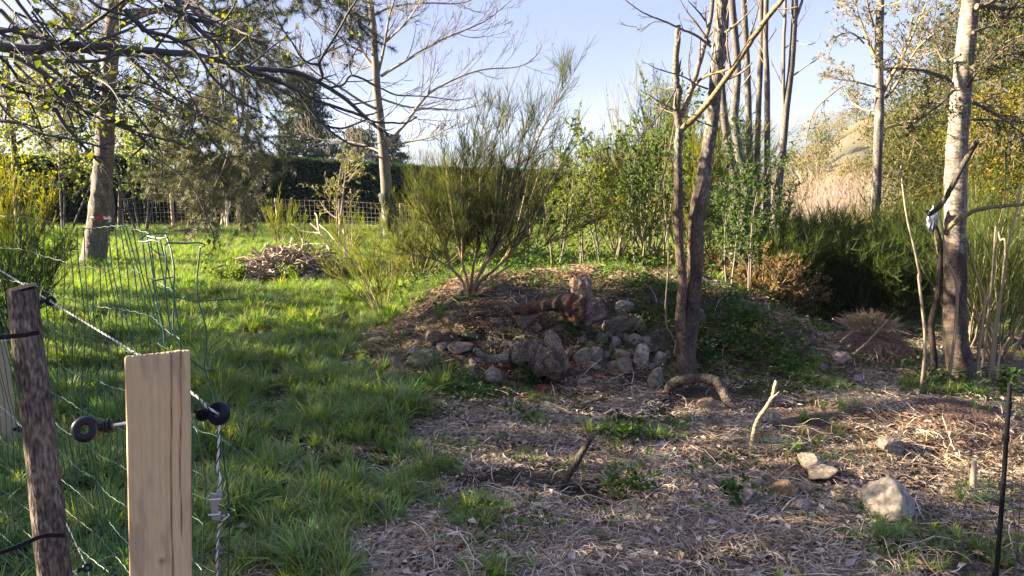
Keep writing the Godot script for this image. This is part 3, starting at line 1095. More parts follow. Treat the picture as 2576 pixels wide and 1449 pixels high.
# ---------------------------------------------------------------- middle: bare tree, broom, brush pile, saplings
func middle() -> void:
	# bare tree with a cloth sleeve
	var b := on_ground(980, 602)
	var d := -b.z
	var k := per(b)
	var t := thing("bare_tree", "tall leafless tree with pale trunk and curved twigs behind the broom", "tree", b)
	var tp := trace([981, 612, 978, 560, 974, 500, 969, 430, 965, 385, 956, 301, 948, 232, 946, 178, 942, 123, 940, 68, 934, 22, 930, -90, 922, -260], d, d)
	part("trunk", bole(tp, PackedFloat32Array([17 * k, 15.5 * k, 14.5 * k, 13.5 * k, 12.5 * k, 11 * k, 10 * k, 9 * k, 8 * k, 7.5 * k, 7 * k, 5 * k, 2 * k]), 16, 6, 0.10, func(p, e, _t):
		var q := fine.get_noise_3d(p.x * 30.0, p.y * 30.0, p.z * 30.0)
		return Color(0.29, 0.235, 0.18).lerp(Color(0.19, 0.15, 0.115), clampf(q * 1.8 + 0.4, 0.0, 1.0)) * (1.0 + 0.4 * e)), M.smooth_bark, t)
	var pale := [Color(0.21, 0.17, 0.13), Color(0.17, 0.14, 0.11), Color(0.24, 0.19, 0.14)]
	var S := {"levels": 4, "seg": [6, 6, 6, 4], "kids": [15, 7, 3], "t0": [0.18, 0.2, 0.4], "ang": [38, 40, 35], "up": [0.1, 0.7, 0.7, 0.3], "lk": [0.34, 0.5, 0.4], "rk": 0.42, "wob": 0.10, "bark": [Color(0.16, 0.13, 0.10), Color(0.13, 0.105, 0.085), Color(0.19, 0.15, 0.11)], "least": 0.004, "tip": 0.4, "leaf_from": 9}
	var w := MB.new()
	var arms := [[[948, 178, 912, 131, 885, 71, 866, 22, 852, -22], 6.0, 0.9], [[953, 178, 967, 115, 978, 49, 992, 0, 1005, -44], 5.0, -0.6], [[959, 191, 994, 169, 1065, 126, 1115, 98, 1172, 74, 1227, 49, 1287, 0], 5.0, -0.7], [[971, 369, 1030, 298, 1063, 252, 1104, 219, 1199, 178, 1295, 169, 1342, 153], 5.5, 0.8], [[951, 276, 912, 257, 844, 213, 803, 189, 759, 153, 721, 128, 653, 96], 4.6, -1.0], [[975, 369, 1022, 358, 1076, 347, 1109, 334, 1158, 306], 4.2, -0.5], [[942, 46, 929, 44, 885, 22, 830, 5, 776, -16], 4.2, 1.2], [[942, 38, 992, 16, 1076, 8, 1158, 8, 1213, -11], 4.4, 1.0], [[972, 104, 1022, 57, 1054, 8, 1076, -33], 3.6, -1.0], [[912, 131, 871, 109, 841, 82, 803, 60, 756, 22], 3.6, -0.9], [[953, 380, 912, 364, 863, 355, 803, 350, 754, 331], 3.6, 1.1], [[951, 394, 926, 391, 885, 396, 830, 394], 3.2, -1.1], [[953, 246, 1022, 268, 1090, 273, 1158, 276, 1213, 262], 3.6, 1.2], [[948, 153, 907, 175, 874, 153, 847, 128], 3.0, 1.0]]
	for a in arms:
		limb(w, null, trace(a[0], d, d + a[2]), a[1] * k * 0.8, 0.007, 7, pale, S)
	part("branches", w, M.twig, t)
	# cloth sleeve round the lower trunk
	var c := thing("cloth_sleeve", "dark green cloth sleeve sagging round the bare tree foot", "cloth", spot(981, 600, d))
	var sl := bole(trace([975, 485, 976, 504, 978, 526, 979, 548, 981, 570, 983, 587, 985, 600], d, d), PackedFloat32Array([15.5 * k, 16.5 * k, 17.5 * k, 17 * k, 18.5 * k, 19 * k, 17 * k]), 26, 9, 0.0, func(_p, _e, _t): return Color(0.035, 0.05, 0.05))
	for i in sl.v.size():
		var p := sl.v[i]
		var q := fine.get_noise_3d(p.x * 8.0 + p.y * 7.0, p.y * 3.0, p.z * 8.0)
		sl.v[i] += sl.n[i] * (absf(q) * 0.16 - 0.02)
		sl.c[i] = Color(0.016, 0.022, 0.022) * (1.0 + 0.25 * q)
	sl.renormal()
	part("cloth", sl, M.cloth, c)

	# the big broom on the mound
	var bb := on_ground(1184, 752)
	var green := [Color(0.07, 0.085, 0.045), Color(0.085, 0.095, 0.05), Color(0.055, 0.066, 0.038), Color(0.115, 0.11, 0.065)]
	var stem := [Color(0.30, 0.22, 0.12), Color(0.24, 0.17, 0.1), Color(0.2, 0.15, 0.09)]
	var bt := thing("broom_bush", "tall feathery broom bush on several tan stems atop the mound", "shrub", bb)
	var bw := MB.new()
	var bf := leafy_mb()
	var bd := -bb.z
	var heads := []
	for q in 22:      # stem tips spread over a dome, fuller to the right
		var f := (q + 0.5) / 22.0
		var tu := lerpf(1035, 1425, f) + r(-14, 14)
		var tv := 300.0 + 220.0 * pow(absf(f - 0.62) / 0.62, 1.7) + r(-30, 60)
		var ms := int(f * 4.99)      # five main stems, forked above
		var mu := 1132.0 + 31.0 * ms
		heads.append([[1182 + ms * 3 - 6, 752, lerpf(1182, mu, 0.4), 705, lerpf(1182, mu, 0.95), 655 + 8 * absi(ms - 2), lerpf(mu, tu, 0.35), 600, lerpf(mu, tu, 0.68), lerpf(600, tv, 0.5), tu, tv], r(0.011, 0.015), [0.25, -0.3, 0.1, -0.15, 0.3][ms] + r(-0.4, 0.4) * absf(f - 0.5) * 1.6])
	heads.append([[1182, 750, 1150, 690, 1100, 655, 1040, 640, 985, 636], 0.010, 0.3])
	heads.append([[1182, 750, 1250, 690, 1330, 640, 1400, 600, 1450, 570], 0.010, -0.3])
	heads.append([[1182, 750, 1260, 560, 1340, 380, 1400, 250, 1440, 190], 0.011, 0.1])
	for a in heads:
		var pts := curve(trace(a[0], bd, bd + a[2]), 4)
		bw.tube(pts, taper(pts.size(), a[1], 0.003), 6, pick(stem), pick(stem))
		for j in 24:
			var q := lerpf(0.44, 1.0, (j + rng.randf()) / 24.0)
			var e := along(pts, q)
			var dd: Vector3 = ((e[1] as Vector3) * 0.6 + rv() * 0.85 + Vector3(0.08, 0.3, 0)).normalized()
			var l := r(0.16, 0.42)
			var kp := PackedVector3Array()
			var pos: Vector3 = e[0]
			for m in 5:
				kp.append(pos)
				dd = (dd + rv() * 0.12 + Vector3(0.03, 0.16, 0)).normalized()
				pos += dd * l / 4.0
			bf.ribbon(kp, dd.cross(rv()).normalized(), 0.005, 0.002, pick(stem) if rng.randf() < 0.35 else pick(green))
			for m in 26:
				var o := along(kp, r(0.05, 1.0))
				var td: Vector3 = ((o[1] as Vector3) + rv() * 0.6 + Vector3.UP * 0.15).normalized()
				var tl := r(0.06, 0.2)
				bf.ribbon(PackedVector3Array([o[0], o[0] + td * tl * 0.5 + rv() * 0.006, o[0] + (td + Vector3.UP * 0.15).normalized() * tl]), td.cross(rv()).normalized(), 0.0028, 0.0016, pick(green))
	part("stems", bw, M.twig, bt)
	part("foliage", bf, M.leaf, bt)

	# paler broom plants round the lawn
	var paleb := [Color(0.15, 0.16, 0.045), Color(0.19, 0.18, 0.06), Color(0.12, 0.14, 0.035)]
	var tan := [Color(0.25, 0.19, 0.11), Color(0.19, 0.15, 0.09)]
	broom("broom_shrub", "pale wispy broom shrub on the grass left of the mound", "", on_ground(960, 800), {"h": 0.95, "w": 1.1, "stems": 14, "kids": 12, "twigs": 12, "pal": paleb, "bark": tan, "tw": 0.0032, "lean": Vector3(-0.18, 0, 0), "r": 0.008, "spray": 0.5})
	broom("broom_shrub", "low yellow-green broom shrub behind the wispy one", "", on_ground(1050, 720), {"h": 0.95, "w": 1.5, "stems": 14, "kids": 12, "twigs": 12, "pal": paleb, "bark": tan, "tw": 0.004, "r": 0.008})
	broom("broom_shrub", "upright young broom in front of the far fence", "", on_ground(702, 622), {"h": 0.95, "w": 0.75, "stems": 11, "kids": 10, "twigs": 10, "pal": paleb, "bark": tan, "tw": 0.007, "open": 0.3})
	broom("broom_shrub", "small rounded green broom right of the upright young one", "", on_ground(760, 622), {"h": 0.65, "w": 0.6, "stems": 9, "kids": 10, "twigs": 10, "pal": [Color(0.11, 0.15, 0.03), Color(0.14, 0.17, 0.04)], "bark": tan, "tw": 0.007, "open": 0.3})
	broom("broom_shrub", "low broom at the foot of the small leafing tree", "", on_ground(880, 640), {"h": 0.75, "w": 0.9, "stems": 11, "kids": 10, "twigs": 10, "pal": paleb, "bark": tan, "tw": 0.006})
	broom("broom_shrub", "yellow-green broom between the bare tree and the big broom", "", on_ground(1085, 650), {"h": 1.25, "w": 1.6, "stems": 14, "kids": 12, "twigs": 12, "pal": paleb, "bark": tan, "tw": 0.006})

	# small tree coming into leaf
	var HS := {"rad": 0.028, "levels": 4, "seg": [6, 5, 4, 3], "kids": [10, 6, 3], "t0": [0.3, 0.2, 0.2], "ang": [58, 50, 45], "up": [0.1, 0.3, 0.2, 0.1], "lk": [0.42, 0.45, 0.4], "rk": 0.5, "wob": 0.12, "bark": [Color(0.2, 0.16, 0.11)], "least": 0.004, "leaf_from": 2, "leaves": 17.0, "kind": "leaf", "size": 0.042, "fat": 0.7, "pal": [Color(0.24, 0.25, 0.04), Color(0.18, 0.21, 0.035), Color(0.3, 0.28, 0.06)]}
	leafy("young_tree", "small twiggy tree coming into yellow-green leaf before the hedge", "tree", "", on_ground(852, 618), 2, 2.15, 0.7, HS)

	brush_pile()

	# leafy saplings on and behind the mound
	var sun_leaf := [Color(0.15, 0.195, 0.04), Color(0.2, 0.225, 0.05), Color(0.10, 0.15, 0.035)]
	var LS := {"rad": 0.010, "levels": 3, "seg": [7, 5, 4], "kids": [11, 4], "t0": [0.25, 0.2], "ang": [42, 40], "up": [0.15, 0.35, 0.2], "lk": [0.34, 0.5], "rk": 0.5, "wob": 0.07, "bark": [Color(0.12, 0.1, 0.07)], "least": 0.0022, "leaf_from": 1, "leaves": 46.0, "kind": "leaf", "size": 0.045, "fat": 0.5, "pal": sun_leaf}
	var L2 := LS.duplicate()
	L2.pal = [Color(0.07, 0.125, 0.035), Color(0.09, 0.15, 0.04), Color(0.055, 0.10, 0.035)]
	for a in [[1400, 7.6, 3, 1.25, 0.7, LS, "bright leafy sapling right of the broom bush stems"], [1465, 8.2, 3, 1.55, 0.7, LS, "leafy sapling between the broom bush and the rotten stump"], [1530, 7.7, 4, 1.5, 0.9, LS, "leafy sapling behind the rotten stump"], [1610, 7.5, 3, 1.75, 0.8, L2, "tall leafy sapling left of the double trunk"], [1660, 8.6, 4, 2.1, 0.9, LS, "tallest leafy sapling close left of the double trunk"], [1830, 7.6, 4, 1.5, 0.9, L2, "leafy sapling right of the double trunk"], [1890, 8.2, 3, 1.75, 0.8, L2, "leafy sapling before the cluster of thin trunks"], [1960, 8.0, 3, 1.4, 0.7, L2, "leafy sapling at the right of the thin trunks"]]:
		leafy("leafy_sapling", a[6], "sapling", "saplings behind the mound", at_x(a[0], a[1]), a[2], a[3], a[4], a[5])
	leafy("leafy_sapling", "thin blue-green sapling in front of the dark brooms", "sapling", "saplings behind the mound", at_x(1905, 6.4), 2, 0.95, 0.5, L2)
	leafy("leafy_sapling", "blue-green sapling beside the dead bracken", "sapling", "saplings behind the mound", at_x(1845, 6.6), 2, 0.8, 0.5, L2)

	# yellow-green broom mass behind the double trunk
	var ym := [Color(0.17, 0.165, 0.035), Color(0.21, 0.19, 0.045), Color(0.12, 0.14, 0.03)]
	for a in [[1640, 10.6, 2.3, 1.5, "large yellow-green broom behind the saplings left of the double trunk"], [1740, 10.0, 2.5, 1.5, "large yellow-green broom seen between the double trunks"], [1560, 11.6, 2.0, 1.6, "yellow-green broom behind the bright saplings"], [1800, 11.2, 2.2, 1.5, "yellow-green broom behind the thin trunks"]]:
		broom("broom_shrub", a[4], "", at_x(a[0], a[1]), {"h": a[2], "w": a[3], "stems": 18, "kids": 16, "twigs": 13, "pal": ym, "bark": tan, "tw": 0.0065, "leaves": 1, "ls": 0.03})
	# wispy leafless broom tops against the sky
	broom("broom_shrub", "grey wispy broom rising against the sky left of the double trunk", "", at_x(1600, 12.4), {"h": 3.1, "w": 1.3, "stems": 8, "kids": 12, "twigs": 6, "pal": [Color(0.24, 0.2, 0.13), Color(0.3, 0.26, 0.17)], "bark": tan, "tw": 0.005, "open": 0.22, "spray": 0.2})


func brush_pile() -> void:
	var c := on_ground(735, 702)
	var t := thing("brush_pile", "heap of cut grey branches and sticks on the lawn", "brush pile", c)
	var pal := [Color(0.14, 0.11, 0.09), Color(0.09, 0.075, 0.065), Color(0.24, 0.18, 0.13), Color(0.33, 0.25, 0.18), Color(0.18, 0.14, 0.115)]
	var variants := []
	for q in 8:
		var mb := MB.new()
		var pts := PackedVector3Array()
		for j in 6:
			pts.append(Vector3((j / 5.0 - 0.5), 0, 0) + Vector3(0, rng.randfn(), rng.randfn()) * 0.035)
		mb.tube(pts, taper(6, 0.017, 0.010), 6, pick(pal), pick(pal))
		variants.append(mb.mesh(M.twig))
	for q in 150:
		var o := Vector3(r(-0.62, 0.62), 0, r(-0.42, 0.42))
		var top := 0.40 * (1.0 - pow(o.x / 0.72, 2)) * (1.0 - pow(o.z / 0.55, 2))
		var y := top * pow(rng.randf(), 0.5)
		var s := MeshInstance3D.new()
		s.name = "stick"
		s.mesh = variants[q % 8]
		var bs := Basis.from_euler(Vector3(r(-0.3, 0.3), rng.randf() * TAU, r(-0.35, 0.35)))
		var l := r(0.25, 0.75)
		s.transform = Transform3D(bs * Basis.from_scale(Vector3(l, r(0.5, 1.3), r(0.5, 1.3))), o + Vector3(0, y + 0.03, 0))
		t.add_child(s, true)
	var small := MB.new()
	for q in 700:
		var o := Vector3(r(-0.66, 0.66), 0, r(-0.45, 0.45))
		var top := 0.42 * (1.0 - pow(o.x / 0.76, 2)) * (1.0 - pow(o.z / 0.6, 2))
		var p := c + o + Vector3(0, top * pow(rng.randf(), 0.6), 0)
		var dd := Vector3(r(-1, 1), r(-0.4, 0.5), r(-1, 1)).normalized() * r(0.08, 0.28)
		small.tube(PackedVector3Array([p - dd, p + rv() * 0.02, p + dd]), taper(3, 0.006, 0.003), 4, pick(pal), pick(pal))
	part("twigs", small, M.twig, t, true)
	var wood := [Color(0.42, 0.32, 0.22), Color(0.5, 0.4, 0.28)]
	var dd := -c.z
	for a in [[[870, 647, 869, 614, 865, 576], 0.035], [[830, 628, 817, 603, 803, 581, 781, 562], 0.024], [[806, 587, 781, 584, 759, 581, 743, 570, 732, 563], 0.016], [[803, 581, 799, 559, 797, 543, 792, 536], 0.015], [[858, 625, 841, 603, 825, 584, 803, 565], 0.018], [[666, 618, 707, 625, 754, 636], 0.022], [[696, 707, 698, 685, 699, 663], 0.03], [[729, 625, 732, 608, 735, 597], 0.012], [[759, 628, 762, 611, 759, 600], 0.012], [[838, 614, 803, 614, 770, 614, 748, 625], 0.011], [[781, 688, 803, 692, 825, 686, 841, 679], 0.011]]:
		var mb := MB.new()
		limb(mb, null, trace(a[0], dd - 0.15, dd + 0.1), a[1] * 0.8, a[1] * 0.5, 7, wood)
		part("branch", mb, M.twig, t)


# ---------------------------------------------------------------- right: double trunk, thin trunks, birch, brooms
func right_side() -> void:
	# double-trunked tree
	var b := on_ground(1722, 932)
	var d := -b.z
	var k := per(b)
	var t := thing("double_trunk_tree", "bare tree with two brown trunks joined at the foot by the mound", "tree", b)
	var brown := func(p: Vector3, e: float, _t: float) -> Color:
		var q := fine.get_noise_3d(p.x * 45.0, p.y * 8.0, p.z * 45.0)
		var g := clampf((p.y - 1.25 + q * 0.5) * 2.2, 0.0, 1.0)      # peeling brown bark below, lichened grey bark above
		var low := Color(0.13, 0.085, 0.062).lerp(Color(0.24, 0.165, 0.115), clampf(q * 2.2 + 0.35, 0.0, 1.0))
		var spots := fine.get_noise_3d(p.x * 130.0, p.y * 110.0, p.z * 130.0)
		var high := Color(0.17, 0.14, 0.115).lerp(Color(0.40, 0.37, 0.31), clampf(spots * 5.0 - 0.3, 0.0, 1.0))
		return low.lerp(high, g) * (1.0 + 0.8 * e * (1.0 - 0.5 * g))
	part("trunk", bole(trace([1716, 945, 1722, 900, 1728, 850, 1737, 790, 1748, 700, 1753, 548, 1767, 466, 1775, 406, 1784, 351, 1793, 301, 1801, 191, 1810, 82, 1815, 0, 1816, -120, 1822, -300], d, d + 0.1), PackedFloat32Array([46 * k, 31 * k, 24 * k, 20 * k, 19 * k, 18.5 * k, 18 * k, 16 * k, 15.5 * k, 15 * k, 14.5 * k, 14.5 * k, 14 * k, 13 * k, 10 * k]), 24, 10, 0.24, brown), M.bark, t)
	part("trunk", bole(trace([1728, 925, 1718, 860, 1712, 790, 1718, 707, 1710, 638, 1707, 570, 1707, 488, 1706, 406, 1706, 351, 1706, 364, 1710, 323], d - 0.02, d - 0.02), PackedFloat32Array([20 * k, 15 * k, 12 * k, 11 * k, 10.5 * k, 10 * k, 10 * k, 9.5 * k, 9.5 * k, 9 * k, 8.5 * k]), 18, 10, 0.24, brown), M.bark, t)
	var w := MB.new()
	var bk := [Color(0.19, 0.15, 0.115), Color(0.24, 0.19, 0.14), Color(0.16, 0.13, 0.105)]
	var S := {"levels": 3, "seg": [5, 5, 4], "kids": [5, 3], "t0": [0.2, 0.3], "ang": [42, 40], "up": [0.2, 0.5, 0.4], "lk": [0.22, 0.45], "rk": 0.5, "wob": 0.1, "bark": bk, "least": 0.0016, "tip": 0.5, "leaf_from": 9}
	limb(w, null, trace([1710, 325, 1704, 273, 1708, 227, 1702, 208, 1700, 164, 1704, 109, 1706, 64], d, d), 9 * k, 6.2 * k, 9, bk, S)
	limb(w, null, trace([1708, 332, 1756, 287, 1797, 238, 1841, 178, 1885, 109, 1934, 41, 1967, 0, 2000, -41], d, d - 0.5), 7.5 * k, 5 * k, 9, [Color(0.27, 0.20, 0.10), Color(0.2, 0.15, 0.1)], S)
	limb(w, null, trace([1715, 294, 1737, 232, 1755, 175, 1770, 123, 1786, 55, 1792, 0, 1794, -44], d, d + 0.25), 6.5 * k, 4.5 * k, 8, bk, S)
	limb(w, null, trace([1740, 227, 1759, 202, 1792, 186, 1841, 172], d + 0.1, d - 0.2), 4 * k, 3 * k, 7, [Color(0.3, 0.22, 0.1)], S)
	for a in [[[1700, 219, 1666, 227, 1630, 238], 2.2], [[1700, 224, 1674, 268, 1633, 320, 1606, 353, 1579, 388], 2.3], [[1699, 279, 1661, 257, 1625, 235], 2.0], [[1699, 287, 1661, 273, 1620, 257], 1.8], [[1781, 224, 1753, 213, 1715, 191, 1674, 180, 1644, 169, 1632, 161], 2.4], [[1789, 118, 1753, 90, 1715, 74, 1674, 55, 1620, 33, 1587, 11, 1562, -11], 3.4], [[1786, 109, 1767, 82, 1753, 60, 1726, 27, 1707, -11], 4.2], [[1674, 56, 1644, 55, 1622, 71, 1611, 79, 1600, 68, 1570, 63, 1557, 49], 1.6], [[1726, 293, 1753, 303, 1775, 312, 1811, 328], 1.8], [[1743, 219, 1732, 164, 1740, 96, 1737, 63], 1.6], [[1775, 52, 1753, 25, 1732, 3], 2.6], [[1825, 82, 1857, 57, 1879, 36, 1907, 3], 3.4], [[1882, 109, 1890, 82, 1904, 36, 1912, 0], 3.0], [[1841, 175, 1825, 142, 1814, 118], 1.8], [[1816, 169, 1794, 153, 1781, 128], 1.6]]:
		limb(w, null, trace(a[0], d, d + r(-0.35, 0.35)), a[1] * k, 0.8 * k, 6, bk, S)
	part("branches", w, M.smooth_bark, t)

	# cluster of thin trunks
	var grey := func(p: Vector3, e: float, _t: float) -> Color:
		var q := fine.get_noise_3d(p.x * 60.0, p.y * 40.0, p.z * 60.0)
		return Color(0.15, 0.125, 0.115).lerp(Color(0.30, 0.26, 0.22), clampf(q * 3.0, 0.0, 1.0)) * (1.0 + 0.4 * e)
	var gb := [Color(0.14, 0.12, 0.11), Color(0.19, 0.16, 0.14)]
	var TS := S.duplicate()
	TS.least = 0.0022
	TS.kids = [6, 3]
	TS.lk = [0.10, 0.45]
	TS.bark = gb
	TS.t0 = [0.5, 0.3]
	var names := ["leftmost thin grey trunk, half hidden behind the double trunk", "thick thin-barked trunk with a stub, second of the trunk cluster", "straight thin trunk, third of the cluster from the left", "straight thin trunk, fourth of the cluster from the left", "straight thin trunk, fifth of the cluster from the left", "rightmost thin trunk of the cluster, forked and leaning right"]
	var lines_ := [[[1849, 466, 1835, 396, 1820, 273, 1815, 191, 1822, 109, 1825, 0, 1800, -200], 8.2, 9.2], [[1877, 469, 1860, 387, 1848, 301, 1851, 246, 1855, 164, 1841, 0, 1830, -200], 9.4, 8.8], [[1890, 461, 1886, 396, 1882, 246, 1877, 109, 1871, 0, 1862, -220], 7.6, 9.8], [[1904, 455, 1905, 396, 1909, 246, 1915, 109, 1915, 0, 1916, -220], 6.6, 10.3], [[1931, 461, 1930, 396, 1930, 219, 1926, 109, 1928, 0, 1934, -240], 6.6, 9.9], [[1953, 515, 1963, 420, 1968, 396, 1978, 273, 1991, 164, 1999, 27, 2000, -60, 1994, -260], 8.0, 9.3]]
	for i in 6:
		var a: Array = lines_[i]
		var dd: float = a[2]
		var pts := trace(a[0], dd, dd)
		var base := Vector3(pts[0].x + (0.03 if i < 5 else -0.05), ground(pts[0].x, -dd), -dd)
		pts.insert(0, base)
		var tt := thing("slim_tree", names[i], "tree", base, "cluster of thin trunks")
		var kk := per(pts[2])
		part("trunk", bole(pts, PackedFloat32Array([a[1] * kk * 1.5, a[1] * kk * 1.15, a[1] * kk, a[1] * kk * 0.8]), 12, 7, 0.1, grey), M.smooth_bark, tt)
		var tw := MB.new()
		sprout(tw, null, curve(pts, 4), a[1] * kk * 0.6, a[1] * kk * 0.4, 4.5, 0, TS)
		if i == 5:
			limb(tw, null, trace([1976, 276, 1971, 246, 1971, 137, 1976, 0, 1978, -150], dd, dd), 5 * kk, 3.5 * kk, 8, gb, TS)
			limb(tw, null, trace([1999, 55, 2010, 25, 2024, -16], dd, dd), 4.5 * kk, 3 * kk, 8, gb, TS)
			limb(tw, null, trace([1998, 189, 2026, 167, 2051, 152, 2065, 131], dd, dd - 0.3), 2.2 * kk, 0.8 * kk, 6, gb, TS)
			limb(tw, null, trace([2004, 101, 2021, 112, 2048, 109, 2065, 85], dd, dd - 0.3), 1.5 * kk, 0.6 * kk, 5, gb, TS)
		part("branches", tw, M.twig, tt, true)

	# lichened tree in the middle distance
	var md := 11.5
	var mp := trace([2203, 500, 2208, 396, 2212, 273, 2210, 164, 2212, 82, 2215, 0, 2218, -200], md, md)
	var mb := Vector3(mp[0].x, ground(mp[0].x, -md), -md)
	mp.insert(0, mb)
	var mt := thing("lichened_tree", "mottled leaning tree with crooked yellowish limbs left of the birch", "tree", mb)
	var mk := per(mp[1])
	part("trunk", bole(mp, PackedFloat32Array([13 * mk, 11.5 * mk, 11 * mk, 11 * mk, 10 * mk, 9 * mk, 7 * mk]), 14, 7, 0.16, func(p, e, _t):
		var q := fine.get_noise_3d(p.x * 45.0, p.y * 25.0, p.z * 45.0)
		return Color(0.16, 0.13, 0.11).lerp(Color(0.46, 0.42, 0.36), clampf(q * 3.0 + 0.1, 0.0, 1.0)) * (1.0 + 0.5 * e)), M.smooth_bark, mt)
	var mw := MB.new()
	var mf := leafy_mb()
	var lich := [Color(0.33, 0.23, 0.08), Color(0.22, 0.17, 0.1), Color(0.15, 0.12, 0.09)]
	var mleaf := [Color(0.07, 0.11, 0.035), Color(0.1, 0.13, 0.04), Color(0.06, 0.085, 0.03)]
	var MS := {"levels": 4, "seg": [6, 6, 5, 3], "kids": [12, 6, 3], "t0": [0.15, 0.2, 0.3], "ang": [48, 50, 45], "up": [0.0, -0.1, 0.0, 0.1], "lk": [0.36, 0.5, 0.4], "rk": 0.5, "wob": 0.17, "bark": [Color(0.15, 0.12, 0.09), Color(0.2, 0.16, 0.1), Color(0.28, 0.2, 0.09)], "least": 0.0027, "tip": 0.45, "leaf_from": 2, "leaves": 8.0, "kind": "leaf", "size": 0.045, "fat": 0.6, "pal": mleaf}
	for a in [[[2220, 232, 2256, 169, 2283, 115, 2311, 55, 2335, -5], 5.5], [[2229, 246, 2261, 202, 2283, 161, 2311, 118, 2352, 82, 2393, 52, 2420, 27], 4.5], [[2201, 142, 2185, 104, 2168, 60, 2155, 22, 2149, -16], 4.2], [[2199, 68, 2188, 33, 2179, -11], 4.0], [[2204, 287, 2171, 273, 2147, 260, 2130, 235, 2119, 202], 3.6], [[2201, 219, 2147, 205, 2108, 200, 2073, 197], 2.6], [[2119, 216, 2081, 246, 2051, 276, 2037, 312, 2028, 355, 2026, 396], 2.4], [[2147, 202, 2130, 178, 2103, 164, 2062, 153], 2.2], [[2220, 328, 2256, 314, 2300, 320, 2338, 290, 2379, 246], 4.0], [[2220, 175, 2256, 175, 2297, 178, 2338, 186, 2379, 208], 3.2], [[2174, 109, 2147, 85, 2119, 85, 2086, 101], 2.2], [[2212, 16, 2256, 8, 2283, -11], 2.4], [[2147, 27, 2130, 16, 2114, -8], 2.6]]:
		limb(mw, mf, trace(a[0], md, md + r(-1.0, 1.0)), a[1] * mk, 1.0 * mk, 7, lich, MS)
	part("branches", mw, M.twig, mt)
	part("leaves", mf, M.leaf, mt)

	# birch-like tree at right
	var bb := on_ground(2418, 955)
	var bd := -bb.z
	var bk2 := per(bb)
	var bt := thing("birch_tree", "mottled white-grey trunk, dark and split at the foot, near the right edge", "tree", bb)
	part("trunk", bole(trace([2424, 972, 2415, 920, 2405, 860, 2401, 780, 2404, 698, 2401, 625, 2402, 570, 2404, 488, 2406, 379, 2408, 355, 2417, 246, 2425, 164, 2436, 55, 2443, 0, 2450, -120, 2462, -320], bd, bd + 0.15), PackedFloat32Array([36 * bk2, 31 * bk2, 28 * bk2, 27 * bk2, 26 * bk2, 25 * bk2, 24.5 * bk2, 25 * bk2, 24.5 * bk2, 24 * bk2, 23 * bk2, 22.5 * bk2, 21.5 * bk2, 20 * bk2, 20 * bk2, 18 * bk2, 14 * bk2]), 28, 9, 0.12, func(p, e, _t):
		var q := fine.get_noise_3d(p.x * 30.0, p.y * 50.0, p.z * 30.0)
		var s := fine.get_noise_3d(p.x * 70.0 + 40.0, p.y * 160.0, p.z * 70.0)
		var g := clampf((p.y - 0.88 + q * 0.25) * 6.0, 0.0, 1.0)
		var low := Color(0.075, 0.05, 0.04).lerp(Color(0.15, 0.10, 0.08), clampf(e * 2.0 + 0.4, 0.0, 1.0))
		var high := Color(0.25, 0.21, 0.17).lerp(Color(0.42, 0.37, 0.305), clampf(q * 2.5 + s * 2.0 + 0.2, 0.0, 1.0))
		if s < -0.22:
			high = high.lerp(Color(0.13, 0.10, 0.085), 0.7)
		return low.lerp(high, g) * (1.0 + 0.6 * e)), M.smooth_bark, bt)
	var bw := MB.new()
	var bf := leafy_mb()
	var bdark := [Color(0.10, 0.085, 0.075), Color(0.14, 0.115, 0.10), Color(0.2, 0.16, 0.11)]
	var RS := {"levels": 4, "seg": [6, 6, 5, 4], "kids": [15, 7, 3], "t0": [0.12, 0.15, 0.2], "ang": [48, 50, 45], "up": [0.0, -0.05, 0.0, 0.0], "lk": [0.38, 0.5, 0.45], "rk": 0.45, "wob": 0.17, "bark": [Color(0.12, 0.1, 0.08), Color(0.17, 0.14, 0.1), Color(0.26, 0.19, 0.11)], "least": 0.002, "tip": 0.45, "leaf_from": 2, "leaves": 9.0, "kind": "leaf", "size": 0.027, "fat": 0.6, "pal": mleaf}
	for a in [[[2445, 175, 2469, 159, 2502, 148, 2543, 139, 2584, 128], 9.0], [[2398, 219, 2382, 197, 2354, 186, 2311, 175, 2256, 172, 2220, 172], 4.5], [[2445, 257, 2469, 268, 2502, 287, 2543, 314, 2584, 347], 4.5], [[2456, 16, 2488, 14, 2529, 22, 2584, 16], 7.0], [[2447, 82, 2488, 66, 2529, 49, 2584, 36], 4.0], [[2442, 301, 2488, 301, 2529, 303, 2584, 306], 3.0], [[2417, 137, 2379, 153, 2360, 128, 2349, 68, 2357, 0], 3.2], [[2434, 219, 2461, 175, 2516, 115, 2576, 87], 3.5], [[2398, 227, 2365, 262, 2322, 295, 2283, 320], 3.0]]:
		limb(bw, bf, trace(a[0], bd, bd + r(-0.5, 0.7)), a[1] * bk2, 1.2 * bk2, 8, bdark, RS)
	limb(bw, null, trace([2374, 589, 2393, 567, 2420, 547, 2447, 532, 2475, 524, 2524, 518, 2584, 514], bd - 0.1, bd - 0.3), 6.5 * bk2, 4 * bk2, 8, [Color(0.3, 0.23, 0.12), Color(0.24, 0.19, 0.12)])
	part("branches", bw, M.smooth_bark, bt)
	part("leaves", bf, M.leaf, bt)
	# second stem and the stick that leans on it
	var ss := on_ground(2352, 945)
	var st := thing("forked_sapling", "slim dark forked stem standing just left of the birch trunk", "tree", ss)
